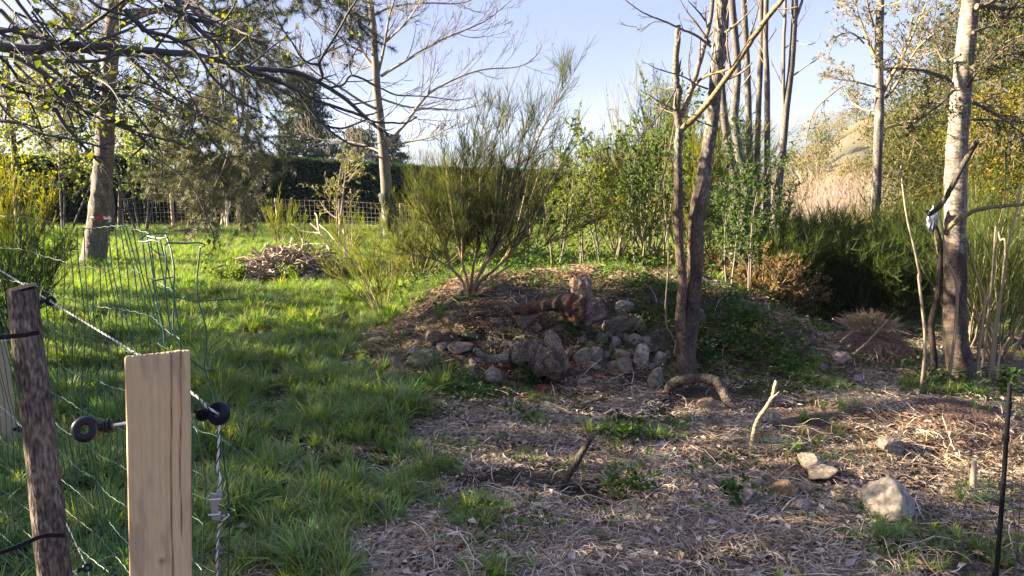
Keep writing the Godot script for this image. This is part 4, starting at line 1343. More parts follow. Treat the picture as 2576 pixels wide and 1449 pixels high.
	part("stem", bole(trace([2352, 950, 2349, 890, 2343, 813, 2360, 739, 2365, 687, 2365, 614, 2357, 584, 2350, 565], -ss.z, -ss.z), PackedFloat32Array([9 * bk2, 8 * bk2, 8 * bk2, 8 * bk2, 7 * bk2, 6 * bk2, 6 * bk2, 6 * bk2]), 10, 6, 0.2, func(_p, e, _t): return Color(0.085, 0.06, 0.05) * (1.0 + e)), M.bark, st)
	var lt := thing("leaning_stick", "thick dark stick leaning across the birch trunk", "stick", spot(2358, 532, -ss.z))
	var lw := MB.new()
	limb(lw, null, trace([2338, 540, 2368, 515, 2393, 472, 2420, 420, 2442, 381, 2457, 354], -ss.z - 0.12, -ss.z - 0.45), 5.5 * bk2, 6.5 * bk2, 9, [Color(0.10, 0.08, 0.07), Color(0.15, 0.12, 0.09)])
	part("wood", lw, M.bark, lt)
	# crumpled wrapping tied to the stem
	var wt := thing("plastic_wrapping", "crumpled grey-white plastic tied to the top of the dark stem", "wrapping", spot(2349, 552, -ss.z - 0.06))
	var cr := hull(77, 9, 9)
	for i in cr.v.size():
		var p := cr.v[i]
		cr.v[i] = spot(2348, 551, -ss.z - 0.05) + Vector3(p.x * 0.075, p.y * 0.16 + 0.02 * sin(p.x * 30.0), p.z * 0.07) + p * 0.03 * fine.get_noise_3d(p.x * 300.0, p.y * 300.0, p.z * 300.0)
		cr.c[i] = Color(0.42, 0.46, 0.52) if fine.get_noise_3d(p.x * 200.0, p.y * 200.0, 3.0) > -0.1 else Color(0.06, 0.065, 0.08)
	cr.renormal()
	part("film", cr, M.plastic, wt)
	var fl := MB.new()
	fl.smooth = false
	fl.ribbon(trace([2343, 543, 2335, 535, 2326, 530], -ss.z - 0.06, -ss.z - 0.06), Vector3(0.2, 1, 0).normalized(), 0.05, 0.02, Color(0.05, 0.05, 0.06))
	fl.ribbon(trace([2349, 543, 2360, 535, 2365, 526], -ss.z - 0.06, -ss.z - 0.08), Vector3(0.6, 0.8, 0).normalized(), 0.05, 0.02, Color(0.45, 0.48, 0.54))
	part("loose_end", fl, M.plastic, wt)

	# pines and gorse behind the birch
	var olive := [Color(0.115, 0.11, 0.045), Color(0.085, 0.09, 0.035), Color(0.15, 0.13, 0.055), Color(0.06, 0.07, 0.03)]
	for a in [[2390, 19.0, 4.9, 3.8, "broad olive pine behind the lichened tree"], [2480, 16.0, 5.0, 4.0, "broad olive pine behind the birch crown at right"], [2590, 14.0, 4.6, 3.6, "olive pine at the right edge behind the birch"], [2300, 24.0, 3.6, 3.0, "small olive pine left of the broad ones"]]:
		crown_tree("olive_pine", a[4], "tree", "olive pines at right", at_x(a[0], a[1]), a[2], a[3], 17000, 0.09, olive, 0.12)
	var gold := [Color(0.24, 0.19, 0.03), Color(0.17, 0.15, 0.03), Color(0.3, 0.24, 0.04)]
	crown_tree("gorse_bush", "golden flowering gorse bush right of the birch trunk", "shrub", "", at_x(2530, 9.5), 2.5, 1.7, 9000, 0.04, gold, 0.02)
	crown_tree("gorse_bush", "golden-green gorse bush low behind the birch trunk", "shrub", "", at_x(2455, 10.5), 2.0, 1.6, 7000, 0.04, [Color(0.14, 0.135, 0.03), Color(0.19, 0.16, 0.03)], 0.02)

	# brooms in the right half: dark rounded ones and lighter rows behind
	var dk := [Color(0.05, 0.075, 0.03), Color(0.062, 0.09, 0.032), Color(0.08, 0.10, 0.035)]
	var sb := [Color(0.13, 0.105, 0.075)]
	for a in [[1985, 7.4, 0.95, 0.85, "dark rounded broom left of the dark row, behind the dead bracken"], [2085, 7.7, 1.0, 0.95, "dark rounded broom in the middle of the row"], [2190, 7.4, 1.02, 0.95, "dark rounded broom right of the middle"], [2285, 7.2, 0.95, 0.9, "dark broom left of the dark stem"]]:
		broom("dark_broom", a[4], "dark brooms in a row", at_x(a[0], a[1]), {"h": a[2], "w": a[3], "stems": 30, "kids": 20, "twigs": 20, "pal": dk, "bark": sb, "tw": 0.0045, "bare": 0.15, "open": 0.85, "spray": 0.7, "rise": 0.0, "flower": 0.004})
	var lt2 := [Color(0.085, 0.105, 0.03), Color(0.12, 0.13, 0.035), Color(0.065, 0.09, 0.03)]
	for a in [[2030, 9.4, 1.0, 1.5, "olive-green broom behind the dark row at its left"], [2120, 9.8, 1.0, 1.5, "olive-green broom behind the middle of the dark row"], [2215, 9.2, 1.05, 1.5, "olive-green broom behind the dark row at its right"], [2310, 8.6, 1.15, 1.4, "olive-green broom left of the birch"], [2400, 8.4, 1.2, 1.3, "olive-green broom directly behind the birch foot"]]:
		broom("light_broom", a[4], "olive brooms behind the dark row", at_x(a[0], a[1]), {"h": a[2], "w": a[3], "stems": 18, "kids": 15, "twigs": 13, "pal": lt2, "bark": tanbark(), "tw": 0.0045, "open": 0.7, "spray": 0.65, "rise": 0.03, "flower": 0.02})
	for a in [[2480, 6.2, 1.25, 1.0, "leafy-stemmed broom close right of the birch foot"], [2560, 5.6, 1.35, 1.0, "leafy-stemmed broom at the right edge"], [2500, 7.4, 1.4, 1.2, "green broom behind the birch at the right"]]:
		broom("light_broom", a[4], "", at_x(a[0], a[1]), {"h": a[2], "w": a[3], "stems": 16, "kids": 13, "twigs": 12, "pal": [Color(0.06, 0.09, 0.03), Color(0.085, 0.115, 0.035), Color(0.11, 0.13, 0.04)], "bark": tanbark(), "tw": 0.0032, "flower": 0.012, "r": 0.009})
	# long thin leafless shoots near the birch
	for a in [[[2327, 862, 2311, 698, 2316, 707, 2300, 625, 2281, 543, 2270, 461, 2267, 417], 4.9, "long thin shoot rising left of the dark stem"], [[2409, 753, 2390, 671, 2382, 666, 2374, 597, 2365, 543], 5.0, "thin pale shoot crossing the birch foot"], [[2510, 944, 2516, 890, 2540, 849], 5.0, "short pale shoot right of the birch foot"], [[2472, 802, 2477, 747, 2453, 679, 2434, 611, 2409, 543, 2387, 499], 5.2, "thin shoot leaning over the birch trunk"], [[2505, 808, 2529, 685, 2540, 597, 2557, 529, 2568, 461], 5.2, "straight tan shoot at right beside the birch"], [[2491, 748, 2499, 652, 2505, 570], 5.3, "pale straight stake among the brooms at right"], [[2529, 636, 2516, 603, 2512, 578], 5.3, "sawn-off tan shoot at right of the birch"]]:
		var sp := trace(a[0], a[1], a[1] + 0.1)
		var foot := Vector3(sp[0].x, ground(sp[0].x, sp[0].z) - 0.02, sp[0].z)
		if sp[0].y > foot.y + 0.05:
			sp.insert(0, foot)
		var tt := thing("thin_shoot", a[2], "shoot", sp[0], "bare shoots by the birch")
		var sw := MB.new()
		limb(sw, null, sp, 0.010, 0.005, 6, [Color(0.26, 0.2, 0.13), Color(0.2, 0.16, 0.11)])
		part("stem", sw, M.twig, tt)

	# dead bracken
	for a in [[1935, 6.9, 0.55, "rust-brown dead bracken clump under the dark brooms"], [2000, 7.0, 0.45, "smaller dead bracken clump right of the large one"], [1780, 8.0, 0.5, "dead bracken clump behind the double trunk"]]:
		broom("dead_bracken", a[3], "", at_x(a[0], a[1]), {"h": a[2], "w": 0.7, "stems": 18, "kids": 9, "twigs": 10, "pal": [Color(0.22, 0.15, 0.095), Color(0.17, 0.115, 0.075), Color(0.27, 0.19, 0.12)], "bark": [Color(0.2, 0.13, 0.08)], "tw": 0.006, "bare": 0.05, "open": 0.8, "rise": -0.05, "leaves": 2, "ls": 0.03})
	straw_heap()


func tanbark() -> Array:
	return [Color(0.22, 0.17, 0.1), Color(0.15, 0.12, 0.08)]


func straw_heap() -> void:
	var c := on_ground(2185, 905)
	var t := thing("straw_heap", "rounded heap of dry brown cuttings between the mound and the birch", "heap", c)
	var k := per(c)
	var core := hull(5, 14, 4)
	for i in core.v.size():
		var p := core.v[i]
		core.v[i] = c + Vector3(p.x * 205 * k, p.y * 120 * k + 0.02, p.z * 190 * k)
		core.c[i] = Color(0.075, 0.055, 0.042) * (1.0 + fine.get_noise_3d(p.x * 90.0, p.y * 90.0, p.z * 90.0))
	core.renormal()
	part("packed_core", core, M.soil, t)
	var f := leafy_mb()
	var pal := [Color(0.24, 0.155, 0.095), Color(0.18, 0.115, 0.075), Color(0.32, 0.21, 0.13), Color(0.13, 0.085, 0.06)]
	for j in 3200:
		var az := rng.randf() * TAU
		var q := rng.randf()
		var up := sqrt(1.0 - q * q)
		var p := c + Vector3(cos(az) * q * 108 * k, up * 66 * k, sin(az) * q * 100 * k) * r(0.88, 1.06)
		var d := (Vector3(cos(az) * up, -q * 1.1, sin(az) * up) * r(0.2, 1.0) + Vector3(-sin(az), 0, cos(az)) * r(-0.8, 0.8) + rv() * 0.25).normalized()
		var l := r(0.06, 0.22)
		var mid := p + d * l * 0.5 + rv() * 0.012
		f.ribbon(PackedVector3Array([p, mid, p + d * l + Vector3(0, -0.03 * l, 0)]), d.cross(rv()).normalized(), 0.004, 0.002, pick(pal))
	part("straw", f, M.straw, t, true)
	var tuft := leafy_mb()
	var tc := spot(2185, 820, -c.z)
	for j in 700:
		var o := Vector3(rng.randfn() * 26 * k, 0, rng.randfn() * 22 * k)
		var d := (Vector3(o.x * 3.0, 0.2, o.z * 3.0) + rv() * 0.25).normalized()
		var l := r(0.06, 0.13)
		var p := tc + o + Vector3(0, maxf(0, 16 * k - o.length() * 0.3) * rng.randf(), 0)
		tuft.ribbon(PackedVector3Array([p, p + d * l * 0.6 + Vector3(0, 0.02, 0), p + d * l]), d.cross(rv()).normalized(), 0.004, 0.002, pick([Color(0.30, 0.21, 0.13), Color(0.22, 0.15, 0.09)]))
	part("top_tuft", tuft, M.straw, t, true)
	for a in [[[2144, 894, 2174, 868, 2201, 840, 2230, 810], 0.009], [[2095, 802, 2111, 810, 2127, 818], 0.006], [[2294, 843, 2270, 835, 2237, 824], 0.006], [[2114, 859, 2130, 846, 2144, 835], 0.006]]:
		var mb := MB.new()
		limb(mb, null, trace(a[0], -c.z - 0.28, -c.z - 0.15), a[1], a[1] * 0.8, 7, [Color(0.2, 0.14, 0.1), Color(0.26, 0.19, 0.13)])
		part("stick", mb, M.twig, t)


# ---------------------------------------------------------------- rubble: stones, tiles, stumps, sticks
func rubble() -> void:
	var tone := {"grey": Color(0.28, 0.225, 0.175), "pale": Color(0.38, 0.325, 0.265), "ochre": Color(0.33, 0.23, 0.14), "pink": Color(0.29, 0.215, 0.19), "moss": Color(0.15, 0.16, 0.07), "brown": Color(0.26, 0.18, 0.125), "orange": Color(0.40, 0.23, 0.12)}
	var mats := {}
	for q in tone:
		var m: StandardMaterial3D = M.stone.duplicate()
		m.resource_name = "stone_" + q
		m.albedo_color = lin(tone[q])
		mats[q] = m
	var shapes := []
	for q in 9:
		shapes.append(hull(100 + q, 15, 9))
		shapes[q].smooth = q % 3 == 0
	var meshes := {}
	var plain := "fist-sized rubble stone among the larger stones of the mound"
	# sheet place of the foot, width and height, tone, own label or ""
	var list := [
		[1461, 918, 41, 40, "grey", "rounded grey boulder right of the gnarled log"],
		[1499, 909, 38, 30, "pink", "pinkish stone touching the grey boulder right of the log"],
		[1562, 909, 41, 27, "ochre", "tan domed stone above the long flat slab"],
		[1565, 944, 60, 36, "brown", "long flat brown slab below the tan domed stone"],
		[1617, 926, 44, 48, "pale", "pale yellowish upright rock left of the double trunk foot"],
		[1659, 929, 44, 34, "pale", "crumbly pale rock against the double trunk foot"],
		[1653, 982, 33, 52, "grey", "tall squarish grey block in front of the double trunk"],
		[1595, 873, 32, 27, "grey", "knobbly grey stone above the tan domed stone"], [1628, 872, 31, 20, "pink", "pinkish stone beside the knobbly grey one near the trunk"], [1516, 869, 31, 27, "moss", "mossy block below the tilted slab"], [1546, 882, 27, 31, "grey", "upright grey stone between the boulder and the domed stone"], [1461, 869, 31, 24, "pink", "pinkish stone right of the bright leafy plant"], [1528, 836, 31, 24, "grey", "grey stone just below the rotten stump's right corner"],
		[1569, 801, 60, 30, "grey", "flat tilted slab above the bundle of straw on the mound"],
		[1614, 835, 42, 32, "moss", "mossy rounded stone on the mound left of the double trunk"],
		[1764, 814, 24, 32, "grey", "upright stone behind the double trunk at its right"],
		[1319, 828, 54, 32, "brown", "brown slab leaning left of the rotten stump"],
		[1308, 864, 28, 18, "grey", "small grey stone between the brown slab and the gnarled log"], [1357, 836, 24, 18, "grey", "small grey stone right of the brown slab"], [1428, 907, 24, 27, "brown", "brown stone wedged at the gnarled log's right end"],
		[1784, 1039, 54, 33, "ochre", "ochre stone below the arched root"],
		[1945, 1066, 42, 34, "pale", "pale stone beside the crooked pale stick"],
		[1469, 987, 44, 24, "brown", "dark flat stone under the long flat slab"], [1812, 933, 46, 20, "brown", "flat brown stone at the mound's right foot"], [1491, 933, 36, 16, "brown", "thin dark slab between the boulder and the red tiles"], [1682, 911, 24, 20, "grey", "grey stone against the left side of the double trunk foot"], [1641, 890, 30, 22, "brown", "brown stone above the pale upright rock"], [1576, 859, 26, 18, "brown", "brown flat stone high on the mound below the straw bundle"], [1486, 879, 22, 16, "ochre", "small ochre stone above the pinkish stone"],
		[1087, 865, 36, 33, "ochre", "sunlit ochre stone at the crest of the mound"],
		[1134, 820, 33, 21, "ochre", "sunlit flat tan stone below the broom bush"],
		[1038, 896, 32, 22, "pale", "pale wedge stone at the left end of the mound"],
		[993, 932, 21, 33, "grey", "narrow upright stone at the left end of the mound"],
		[989, 959, 36, 22, "pale", "crumbled whitish stone below the narrow upright one"],
		[1065, 935, 68, 42, "moss", "big moss-capped boulder left of the gnarled log"],
		[1158, 894, 56, 22, "brown", "long brown log-like stone left of the gnarled log's prong"], [1109, 880, 28, 18, "grey", "grey stone left of the log-like stone"], [910, 929, 25, 22, "moss", "mossy stone at the grass edge beside the upright narrow stone"], [869, 926, 21, 16, "pale", "pale chip in the grass at the mound's left foot"], [817, 875, 33, 14, "pink", "flat pinkish stone in the lawn left of the mound"], [810, 951, 24, 16, "moss", "mossy stone in the lawn below the pale chip"],
		[1186, 946, 50, 22, "grey", "flat grey stone below the log's left prong"],
		[1235, 970, 44, 38, "grey", "blocky grey stone under the gnarled log"],
		[1197, 924, 34, 18, "pink", "pinkish stone under the log's left prong"], [1314, 866, 30, 20, "grey", "grey stone left of the gnarled log's stub"], [1177, 858, 42, 18, "moss", "mossy flat stone left of the brown slab"], [953, 862, 40, 14, "moss", "long low mossy hump left of the pale wedge stone"], [1022, 846, 24, 16, "moss", "mossy stone behind the pale wedge stone"], [1158, 846, 40, 22, "ochre", "ochre stone on the crest right of the sunlit one"], [1251, 824, 40, 16, "brown", "flat brown stone between the broom foot and the brown slab"],
		[1360, 905, 18, 12, "grey", ""], [1385, 850, 16, 11, "brown", ""], [1405, 835, 20, 13, "grey", ""], [1450, 860, 18, 12, "pink", ""], [1470, 905, 22, 13, "brown", ""], [1525, 900, 20, 13, "grey", ""], [1560, 880, 18, 11, "ochre", ""], [1580, 920, 24, 14, "grey", ""], [1605, 905, 18, 12, "brown", ""], [1640, 930, 20, 14, "grey", ""], [1660, 905, 20, 13, "pink", ""], [1200, 890, 20, 12, "brown", ""], [1230, 875, 16, 10, "grey", ""], [1160, 905, 18, 11, "ochre", ""], [1110, 880, 22, 12, "grey", ""], [1060, 900, 18, 12, "brown", ""], [1040, 925, 20, 12, "grey", ""], [1250, 845, 20, 12, "brown", ""], [1330, 815, 18, 12, "grey", ""], [1530, 850, 20, 12, "grey", ""], [1500, 840, 16, 10, "ochre", ""], [1620, 860, 22, 12, "brown", ""], [1590, 840, 18, 10, "grey", ""],
		[1281, 877, 12, 12, "ochre", ""], [1530, 839, 12, 7, "grey", ""], [1451, 874, 11, 8, "pink", ""], [1589, 892, 15, 13, "brown", ""], [1148, 887, 11, 13, "brown", ""], [1318, 849, 13, 9, "brown", ""], [1682, 895, 12, 13, "pink", ""], [1385, 899, 19, 8, "brown", ""], [1293, 921, 15, 7, "pink", ""], [1347, 801, 15, 11, "brown", ""], [1560, 849, 17, 10, "pink", ""], [1335, 910, 18, 8, "brown", ""], [1352, 866, 11, 7, "grey", ""], [1513, 871, 19, 11, "ochre", ""], [1391, 837, 21, 8, "grey", ""], [1462, 851, 21, 12, "ochre", ""], [1322, 847, 16, 10, "pink", ""], [1368, 850, 16, 7, "grey", ""], [1274, 871, 20, 11, "brown", ""], [1165, 882, 15, 10, "grey", ""], [1083, 870, 15, 12, "brown", ""], [1058, 896, 16, 8, "ochre", ""], [1675, 819, 15, 11, "brown", ""], [1494, 874, 13, 9, "ochre", ""], [1653, 840, 16, 11, "grey", ""], [1412, 811, 18, 8, "brown", ""],
		[2062, 914, 26, 24, "grey", "egg-shaped grey stone left of the straw heap boulder"],
		[2114, 926, 50, 36, "pink", "large pinkish boulder in front of the straw heap"],
		[2100, 896, 44, 18, "brown", "flat brown stone behind the pinkish boulder"],
		[2065, 937, 38, 22, "grey", "slanting grey stone in the grass below the pinkish boulder"],
		[2158, 973, 32, 26, "grey", "grey stone in the grass left of the birch foot"],
		[2171, 1000, 46, 20, "ochre", "flat mossy ochre stone at the edge of the path"],
		[2255, 1158, 72, 33, "grey", "smooth grey domed stone lying alone on the bare soil at right"],
		[2043, 1187, 51, 29, "grey", "grey stone behind the flat pale one right of the crooked stick"],
		[2074, 1220, 68, 29, "grey", "half sunk flat grey stone among the four in the litter"],
		[1965, 1261, 63, 38, "orange", "orange-brown cube-like stone in the litter"],
		[1888, 1285, 48, 37, "pink", "pinkish grey stone left of the orange-brown one"],
		[2243, 1300, 98, 70, "pale", "largest pale peaked rock in the right foreground"],
		[2030, 1251, 54, 25, "brown", "buried brown stone beside the orange-brown one"],
		[2014, 1295, 52, 20, "pink", "flat pinkish stone in front of the orange-brown one"],
		[2115, 1280, 44, 20, "ochre", "low ochre stone left of the peaked rock"],
		[1917, 1234, 24, 15, "grey", "pebble between the orange-brown stone and the nettles"],
		[1941, 1304, 28, 13, "pale", "pale pebble in front of the pinkish grey stone"],
		[2301, 1391, 16, 12, "pale", "white stone chip in the right foreground litter"],
		[845, 1362, 22, 16, "pale", "larger whitish stone on the dark soil near the post"],
		[821, 1374, 18, 10, "pale", "flat bluish-white stone left of the larger whitish one"],
		[735, 1369, 14, 14, "pale", "small whitish stone nearest the rope on dark soil"]]
	var no := 0
	for a in list:
		var p := on_ground(a[0], a[1] + 2)
		var k := per(p)
		var wd: float = a[2] * k
		var ht: float = a[3] * k
		no += 1
		var key := "%d%s" % [no % 9, a[4]]
		if not meshes.has(key):
			meshes[key] = shapes[no % 9].mesh(mats[a[4]])
		var o := MeshInstance3D.new()
		o.name = numbered("stone")
		o.mesh = meshes[key]
		add_child(o)
		var big: bool = a[5] != ""
		if a[2] > 90:      # the peaked rock has a form of its own
			var pr := hull(3, 18, 6)
			for i in pr.v.size():
				var f := clampf(0.72 - pr.v[i].y * 0.75, 0.0, 1.0)
				pr.v[i] = Vector3(pr.v[i].x * (0.35 + f * 1.0) + 0.1 * pr.v[i].y, pr.v[i].y, pr.v[i].z * (0.35 + f)) * (1.0 + 0.1 * fine.get_noise_3d(pr.v[i].x * 14.0, pr.v[i].y * 14.0, pr.v[i].z * 14.0))
			pr.renormal()
			o.mesh = pr.mesh(mats.pale)
		o.transform = Transform3D(Basis.from_euler(Vector3(r(-0.3, 0.3), rng.randf() * TAU if ht < wd * 0.9 else r(-0.3, 0.3), r(-0.3, 0.3))) * Basis.from_scale(Vector3(wd * 1.35, ht * 1.4, wd * r(0.95, 1.25))), Vector3(p.x, maxf(p.y, ground(p.x, p.z - wd * 0.3)) + ht * 0.42 + (0.02 if no >= 106 else 0.0), p.z - wd * 0.3))
		o.set_meta("label", a[5] if big else plain)
		o.set_meta("category", "stone")
		o.set_meta("group", "stones of the rubble mound" if no < 106 else "stones in the litter")

	# broken roof tiles and bricks
	var clay := [Color(0.30, 0.095, 0.055), Color(0.24, 0.08, 0.05), Color(0.34, 0.13, 0.075)]
	for a in [[1379, 992, 66, 20, "long broken red brick below the gnarled log"], [1319, 1001, 20, 9, "small bright red tile chip left of the long brick"], [1408, 986, 17, 13, "red brick corner right of the long brick"], [1447, 937, 30, 22, "dark red brick lump right of the gnarled log"], [1521, 948, 20, 11, "small red tile chip below the long flat slab"], [1477, 968, 22, 10, "red tile piece left of the small chip"], [1510, 978, 17, 8, "thin red tile sliver below the red tile piece"], [1589, 998, 34, 13, "long thin dark red tile in the litter below the block"], [1551, 997, 17, 6, "thin red sliver left of the long thin tile"], [1666, 1007, 14, 8, "red crumb below the tall squarish block"], [1827, 1052, 36, 13, "flat oval red tile piece right of the ochre stone"], [1682, 1072, 36, 12, "pinkish tile piece in the litter left of the crooked stick"], [1439, 1012, 17, 8, "small dull red chip in the litter below the bricks"], [1531, 1023, 17, 11, "dull red lump in the litter right of the small dull chip"], [1707, 1035, 20, 7, "thin red tile edge left of the ochre stone"], [1803, 1075, 24, 11, "dull red stub left of the crooked pale stick"], [1551, 940, 30, 12, "dark red tile under the long flat slab"], [1502, 961, 26, 9, "dark red sliver between tile piece and brick corner"], [1573, 1337, 12, 9, "tiny red chip in the foreground litter"], [1425, 974, 10, 15, "upright red tile shard beside the brick corner"]]:
		var p := on_ground(a[0], a[1])
		var k := per(p)
		var mb := MB.new()
		mb.smooth = false
		var bs := Basis.from_euler(Vector3(r(-0.35, 0.1), r(-0.5, 0.5), r(-0.2, 0.2)))
		var col := pick(clay)
		var hx: float = a[2] * k * 0.5
		var hz := hx * r(0.5, 0.8)
		var hy: float = a[3] * k * 0.4
		# an irregular slab: six-cornered outline, chamfered top
		var ring := []
		for q in 6:
			var an := TAU * q / 6.0 + r(-0.25, 0.25)
			ring.append(Vector3(cos(an) * hx * r(0.85, 1.1), 0, sin(an) * hz * r(0.8, 1.1)))
		var c0 := p + Vector3(0, hy * 0.6 + 0.014, -hz * 0.8)
		for lv in 3:
			for q in 6:
				var s: float = [1.0, 1.02, 0.9][lv]
				mb.v.append(c0 + bs * (ring[q] * s + Vector3(0, [-hy, hy * 0.7, hy][lv], 0)))
				mb.c.append(col)
		mb.v.append(c0 + bs * Vector3(0, hy, 0))
		mb.c.append(col)
		for lv in 2:
			for q in 6:
				var e := lv * 6 + q
				var g := lv * 6 + (q + 1) % 6
				mb.x.append_array([e, e + 6, g, g, e + 6, g + 6])
		for q in 6:
			mb.x.append_array([12 + q, 18, 12 + (q + 1) % 6])
		var t := thing("tile_fragment", a[4] if a[4] != "" else "broken red clay piece lying at the foot of the mound", "tile", p, "red clay fragments")
		part("clay", mb, M.clay, t)

	# rotten reddish stump lying on the mound
	var sp := on_ground(1466, 831)
	var sd := -sp.z
	var k := per(sp)
	var st := thing("rotten_stump", "rotten reddish stump with a flared grey side lying on the mound", "stump", sp)
	var rot := func(p: Vector3, e: float, _t: float) -> Color:
		var q := fine.get_noise_3d(p.x * 45.0, p.y * 45.0, p.z * 45.0)
		return Color(0.20, 0.075, 0.035).lerp(Color(0.13, 0.085, 0.06), clampf(0.5 + q * 2.4, 0.0, 1.0)) * (1.0 + 1.0 * e)
	var gry := func(p: Vector3, e: float, _t: float) -> Color:
		var q := fine.get_noise_3d(p.x * 70.0, p.y * 20.0, p.z * 70.0)
		return Color(0.33, 0.25, 0.20).lerp(Color(0.20, 0.10, 0.06), clampf(0.35 - q * 2.2, 0.0, 1.0)) * (1.0 + 0.9 * e)
	part("flared_side", bole(trace([1494, 813, 1481, 786, 1469, 753, 1464, 726, 1466, 701], sd - 0.1, sd + 0.0), PackedFloat32Array([34 * k, 36 * k, 31 * k, 27 * k, 24 * k, 22 * k]), 30, 14, 0.6, gry), M.rot, st)
	part("broken_log", bole(trace([1294, 780, 1319, 779, 1349, 772, 1387, 767, 1420, 761, 1447, 775, 1469, 802], sd + 0.0, sd - 0.12), PackedFloat32Array([9 * k, 16 * k, 15 * k, 16 * k, 24 * k, 30 * k, 24 * k]), 24, 12, 0.6, rot), M.rot, st)

	# gnarled grey log in front of it
	var gp := on_ground(1360, 947)
	var gd := -gp.z - 0.02
	var gk := per(gp)
	var gt := thing("gnarled_log", "gnarled weathered grey log with a stub in front of the rotten stump", "log", gp)
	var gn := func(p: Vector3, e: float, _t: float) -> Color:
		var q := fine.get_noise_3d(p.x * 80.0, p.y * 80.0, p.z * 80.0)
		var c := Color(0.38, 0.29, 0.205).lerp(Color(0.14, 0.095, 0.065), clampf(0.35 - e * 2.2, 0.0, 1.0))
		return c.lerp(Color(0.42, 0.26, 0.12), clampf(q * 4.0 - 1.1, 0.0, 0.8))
	part("body", bole(trace([1253, 887, 1278, 887, 1311, 890, 1346, 900, 1376, 911, 1401, 925, 1423, 941], gd + 0.1, gd - 0.1), PackedFloat32Array([14 * gk, 26 * gk, 34 * gk, 37 * gk, 38 * gk, 34 * gk, 19 * gk]), 40, 16, 0.8, gn), M.rot, gt)
	part("stub", bole(trace([1387, 917, 1390, 884, 1386, 857, 1380, 831], gd, gd + 0.04), PackedFloat32Array([32 * gk, 28 * gk, 21 * gk, 13 * gk]), 22, 10, 0.45, gn), M.rot, gt)
	part("prong", bole(trace([1279, 898, 1251, 903, 1227, 903, 1208, 890, 1192, 875], gd, gd - 0.05), PackedFloat32Array([14 * gk, 12 * gk, 10 * gk, 8 * gk, 3 * gk]), 12, 8, 0.3, func(_p, e, _t): return Color(0.30, 0.24, 0.18) * (1.0 + e)), M.rot, gt)

	# arched root
	var rp := on_ground(1688, 982)
	var rt := thing("arched_root", "thick root arching over the soil in front of the double trunk", "root", rp)
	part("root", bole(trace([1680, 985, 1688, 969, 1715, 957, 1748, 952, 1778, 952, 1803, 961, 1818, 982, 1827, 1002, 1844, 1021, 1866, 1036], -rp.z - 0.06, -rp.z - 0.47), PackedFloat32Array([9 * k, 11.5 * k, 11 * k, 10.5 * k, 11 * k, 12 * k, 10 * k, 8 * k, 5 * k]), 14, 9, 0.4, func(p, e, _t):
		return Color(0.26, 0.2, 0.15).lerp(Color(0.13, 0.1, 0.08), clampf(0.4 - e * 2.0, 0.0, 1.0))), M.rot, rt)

	# sticks standing in the litter
	var s1 := on_ground(1412, 1228)
	var t1 := thing("dark_stick", "short dark stick poking up at a slant in the middle foreground", "stick", s1)
	part("wood", bole(trace([1409, 1231, 1431, 1195, 1453, 1157, 1475, 1121, 1491, 1094], -s1.z, -s1.z - 0.05), PackedFloat32Array([9 * per(s1), 9.5 * per(s1), 9 * per(s1), 7.5 * per(s1), 6 * per(s1)]), 12, 8, 0.3, func(_p, e, t): return (Color(0.16, 0.125, 0.10) if t < 0.85 else Color(0.36, 0.28, 0.18)) * (1.0 + e)), M.bark, t1)
	var s2 := on_ground(1890, 1138)
	var t2 := thing("crooked_stick", "pale crooked stick standing up in the litter at right of centre", "stick", s2)
	var tw := MB.new()
	limb(tw, null, trace([1890, 1143, 1893, 1108, 1902, 1069, 1912, 1048, 1934, 1015, 1945, 996, 1949, 974, 1954, 959], -s2.z, -s2.z + 0.05), 6.8 * per(s2), 5 * per(s2), 9, [Color(0.42, 0.34, 0.22), Color(0.38, 0.31, 0.21)])
	limb(tw, null, trace([1942, 1002, 1953, 993, 1961, 985], -s2.z, -s2.z - 0.04), 3 * per(s2), 1.5 * per(s2), 6, [Color(0.36, 0.28, 0.18)])
	part("wood", tw, M.smooth_bark, t2)
	for a in [[[2449, 1244, 2449, 1198, 2451, 1157], 10, "broken grey stake behind the black post"], [[2379, 1316, 2391, 1300, 2383, 1266], 4, "bleached curved twig near the black post"], [[2231, 1304, 2270, 1302, 2304, 1301], 2.5, "thin green stalk lying before the peaked rock"], [[1343, 1098, 1368, 1091, 1382, 1088], 7, "short piece of rotten branch left of the slanting stick"], [[2300, 910, 2311, 911, 2322, 914], 4, "pale twig lying near the birch foot"]]:
		var q0 := on_ground(a[0][0], a[0][1])
		var tt := thing("twig", a[2], "twig", q0)
		var mb := MB.new()
		limb(mb, null, trace(a[0], -q0.z, -q0.z), a[1] * per(q0), a[1] * per(q0) * 0.6, 8, [Color(0.3, 0.25, 0.2), Color(0.24, 0.19, 0.15)])
		part("wood", mb, M.twig, tt)
	# bundle of pale stalks on the mound and a long thin stem before the double trunk
	var bs2 := on_ground(1568, 846)
	var bt := thing("straw_bundle", "bundle of pale dry stalks slumped on the mound left of the double trunk", "straw", bs2)
	var bf := leafy_mb()
	for q in 260:
		var e := spot(1592, 813, -bs2.z + 0.05) + rv() * 0.05
		var g := spot(930 * 0.2734 + 1277.8 + r(-22, 50), 825 + r(-16, 22), -bs2.z - 0.05) + rv() * 0.03
		bf.ribbon(PackedVector3Array([e, e.lerp(g, 0.5) + rv() * 0.03 + Vector3(0, 0.03, 0), g]), (g - e).cross(rv()).normalized(), 0.005, 0.003, pick([Color(0.26, 0.2, 0.13), Color(0.18, 0.14, 0.1)]))
	part("stalks", bf, M.straw, bt, true)
	var vb := on_ground(1697, 859)
	var vt := thing("thin_vine", "long thin curved stem rising in front of the double trunk", "vine", vb)
	var vm := MB.new()
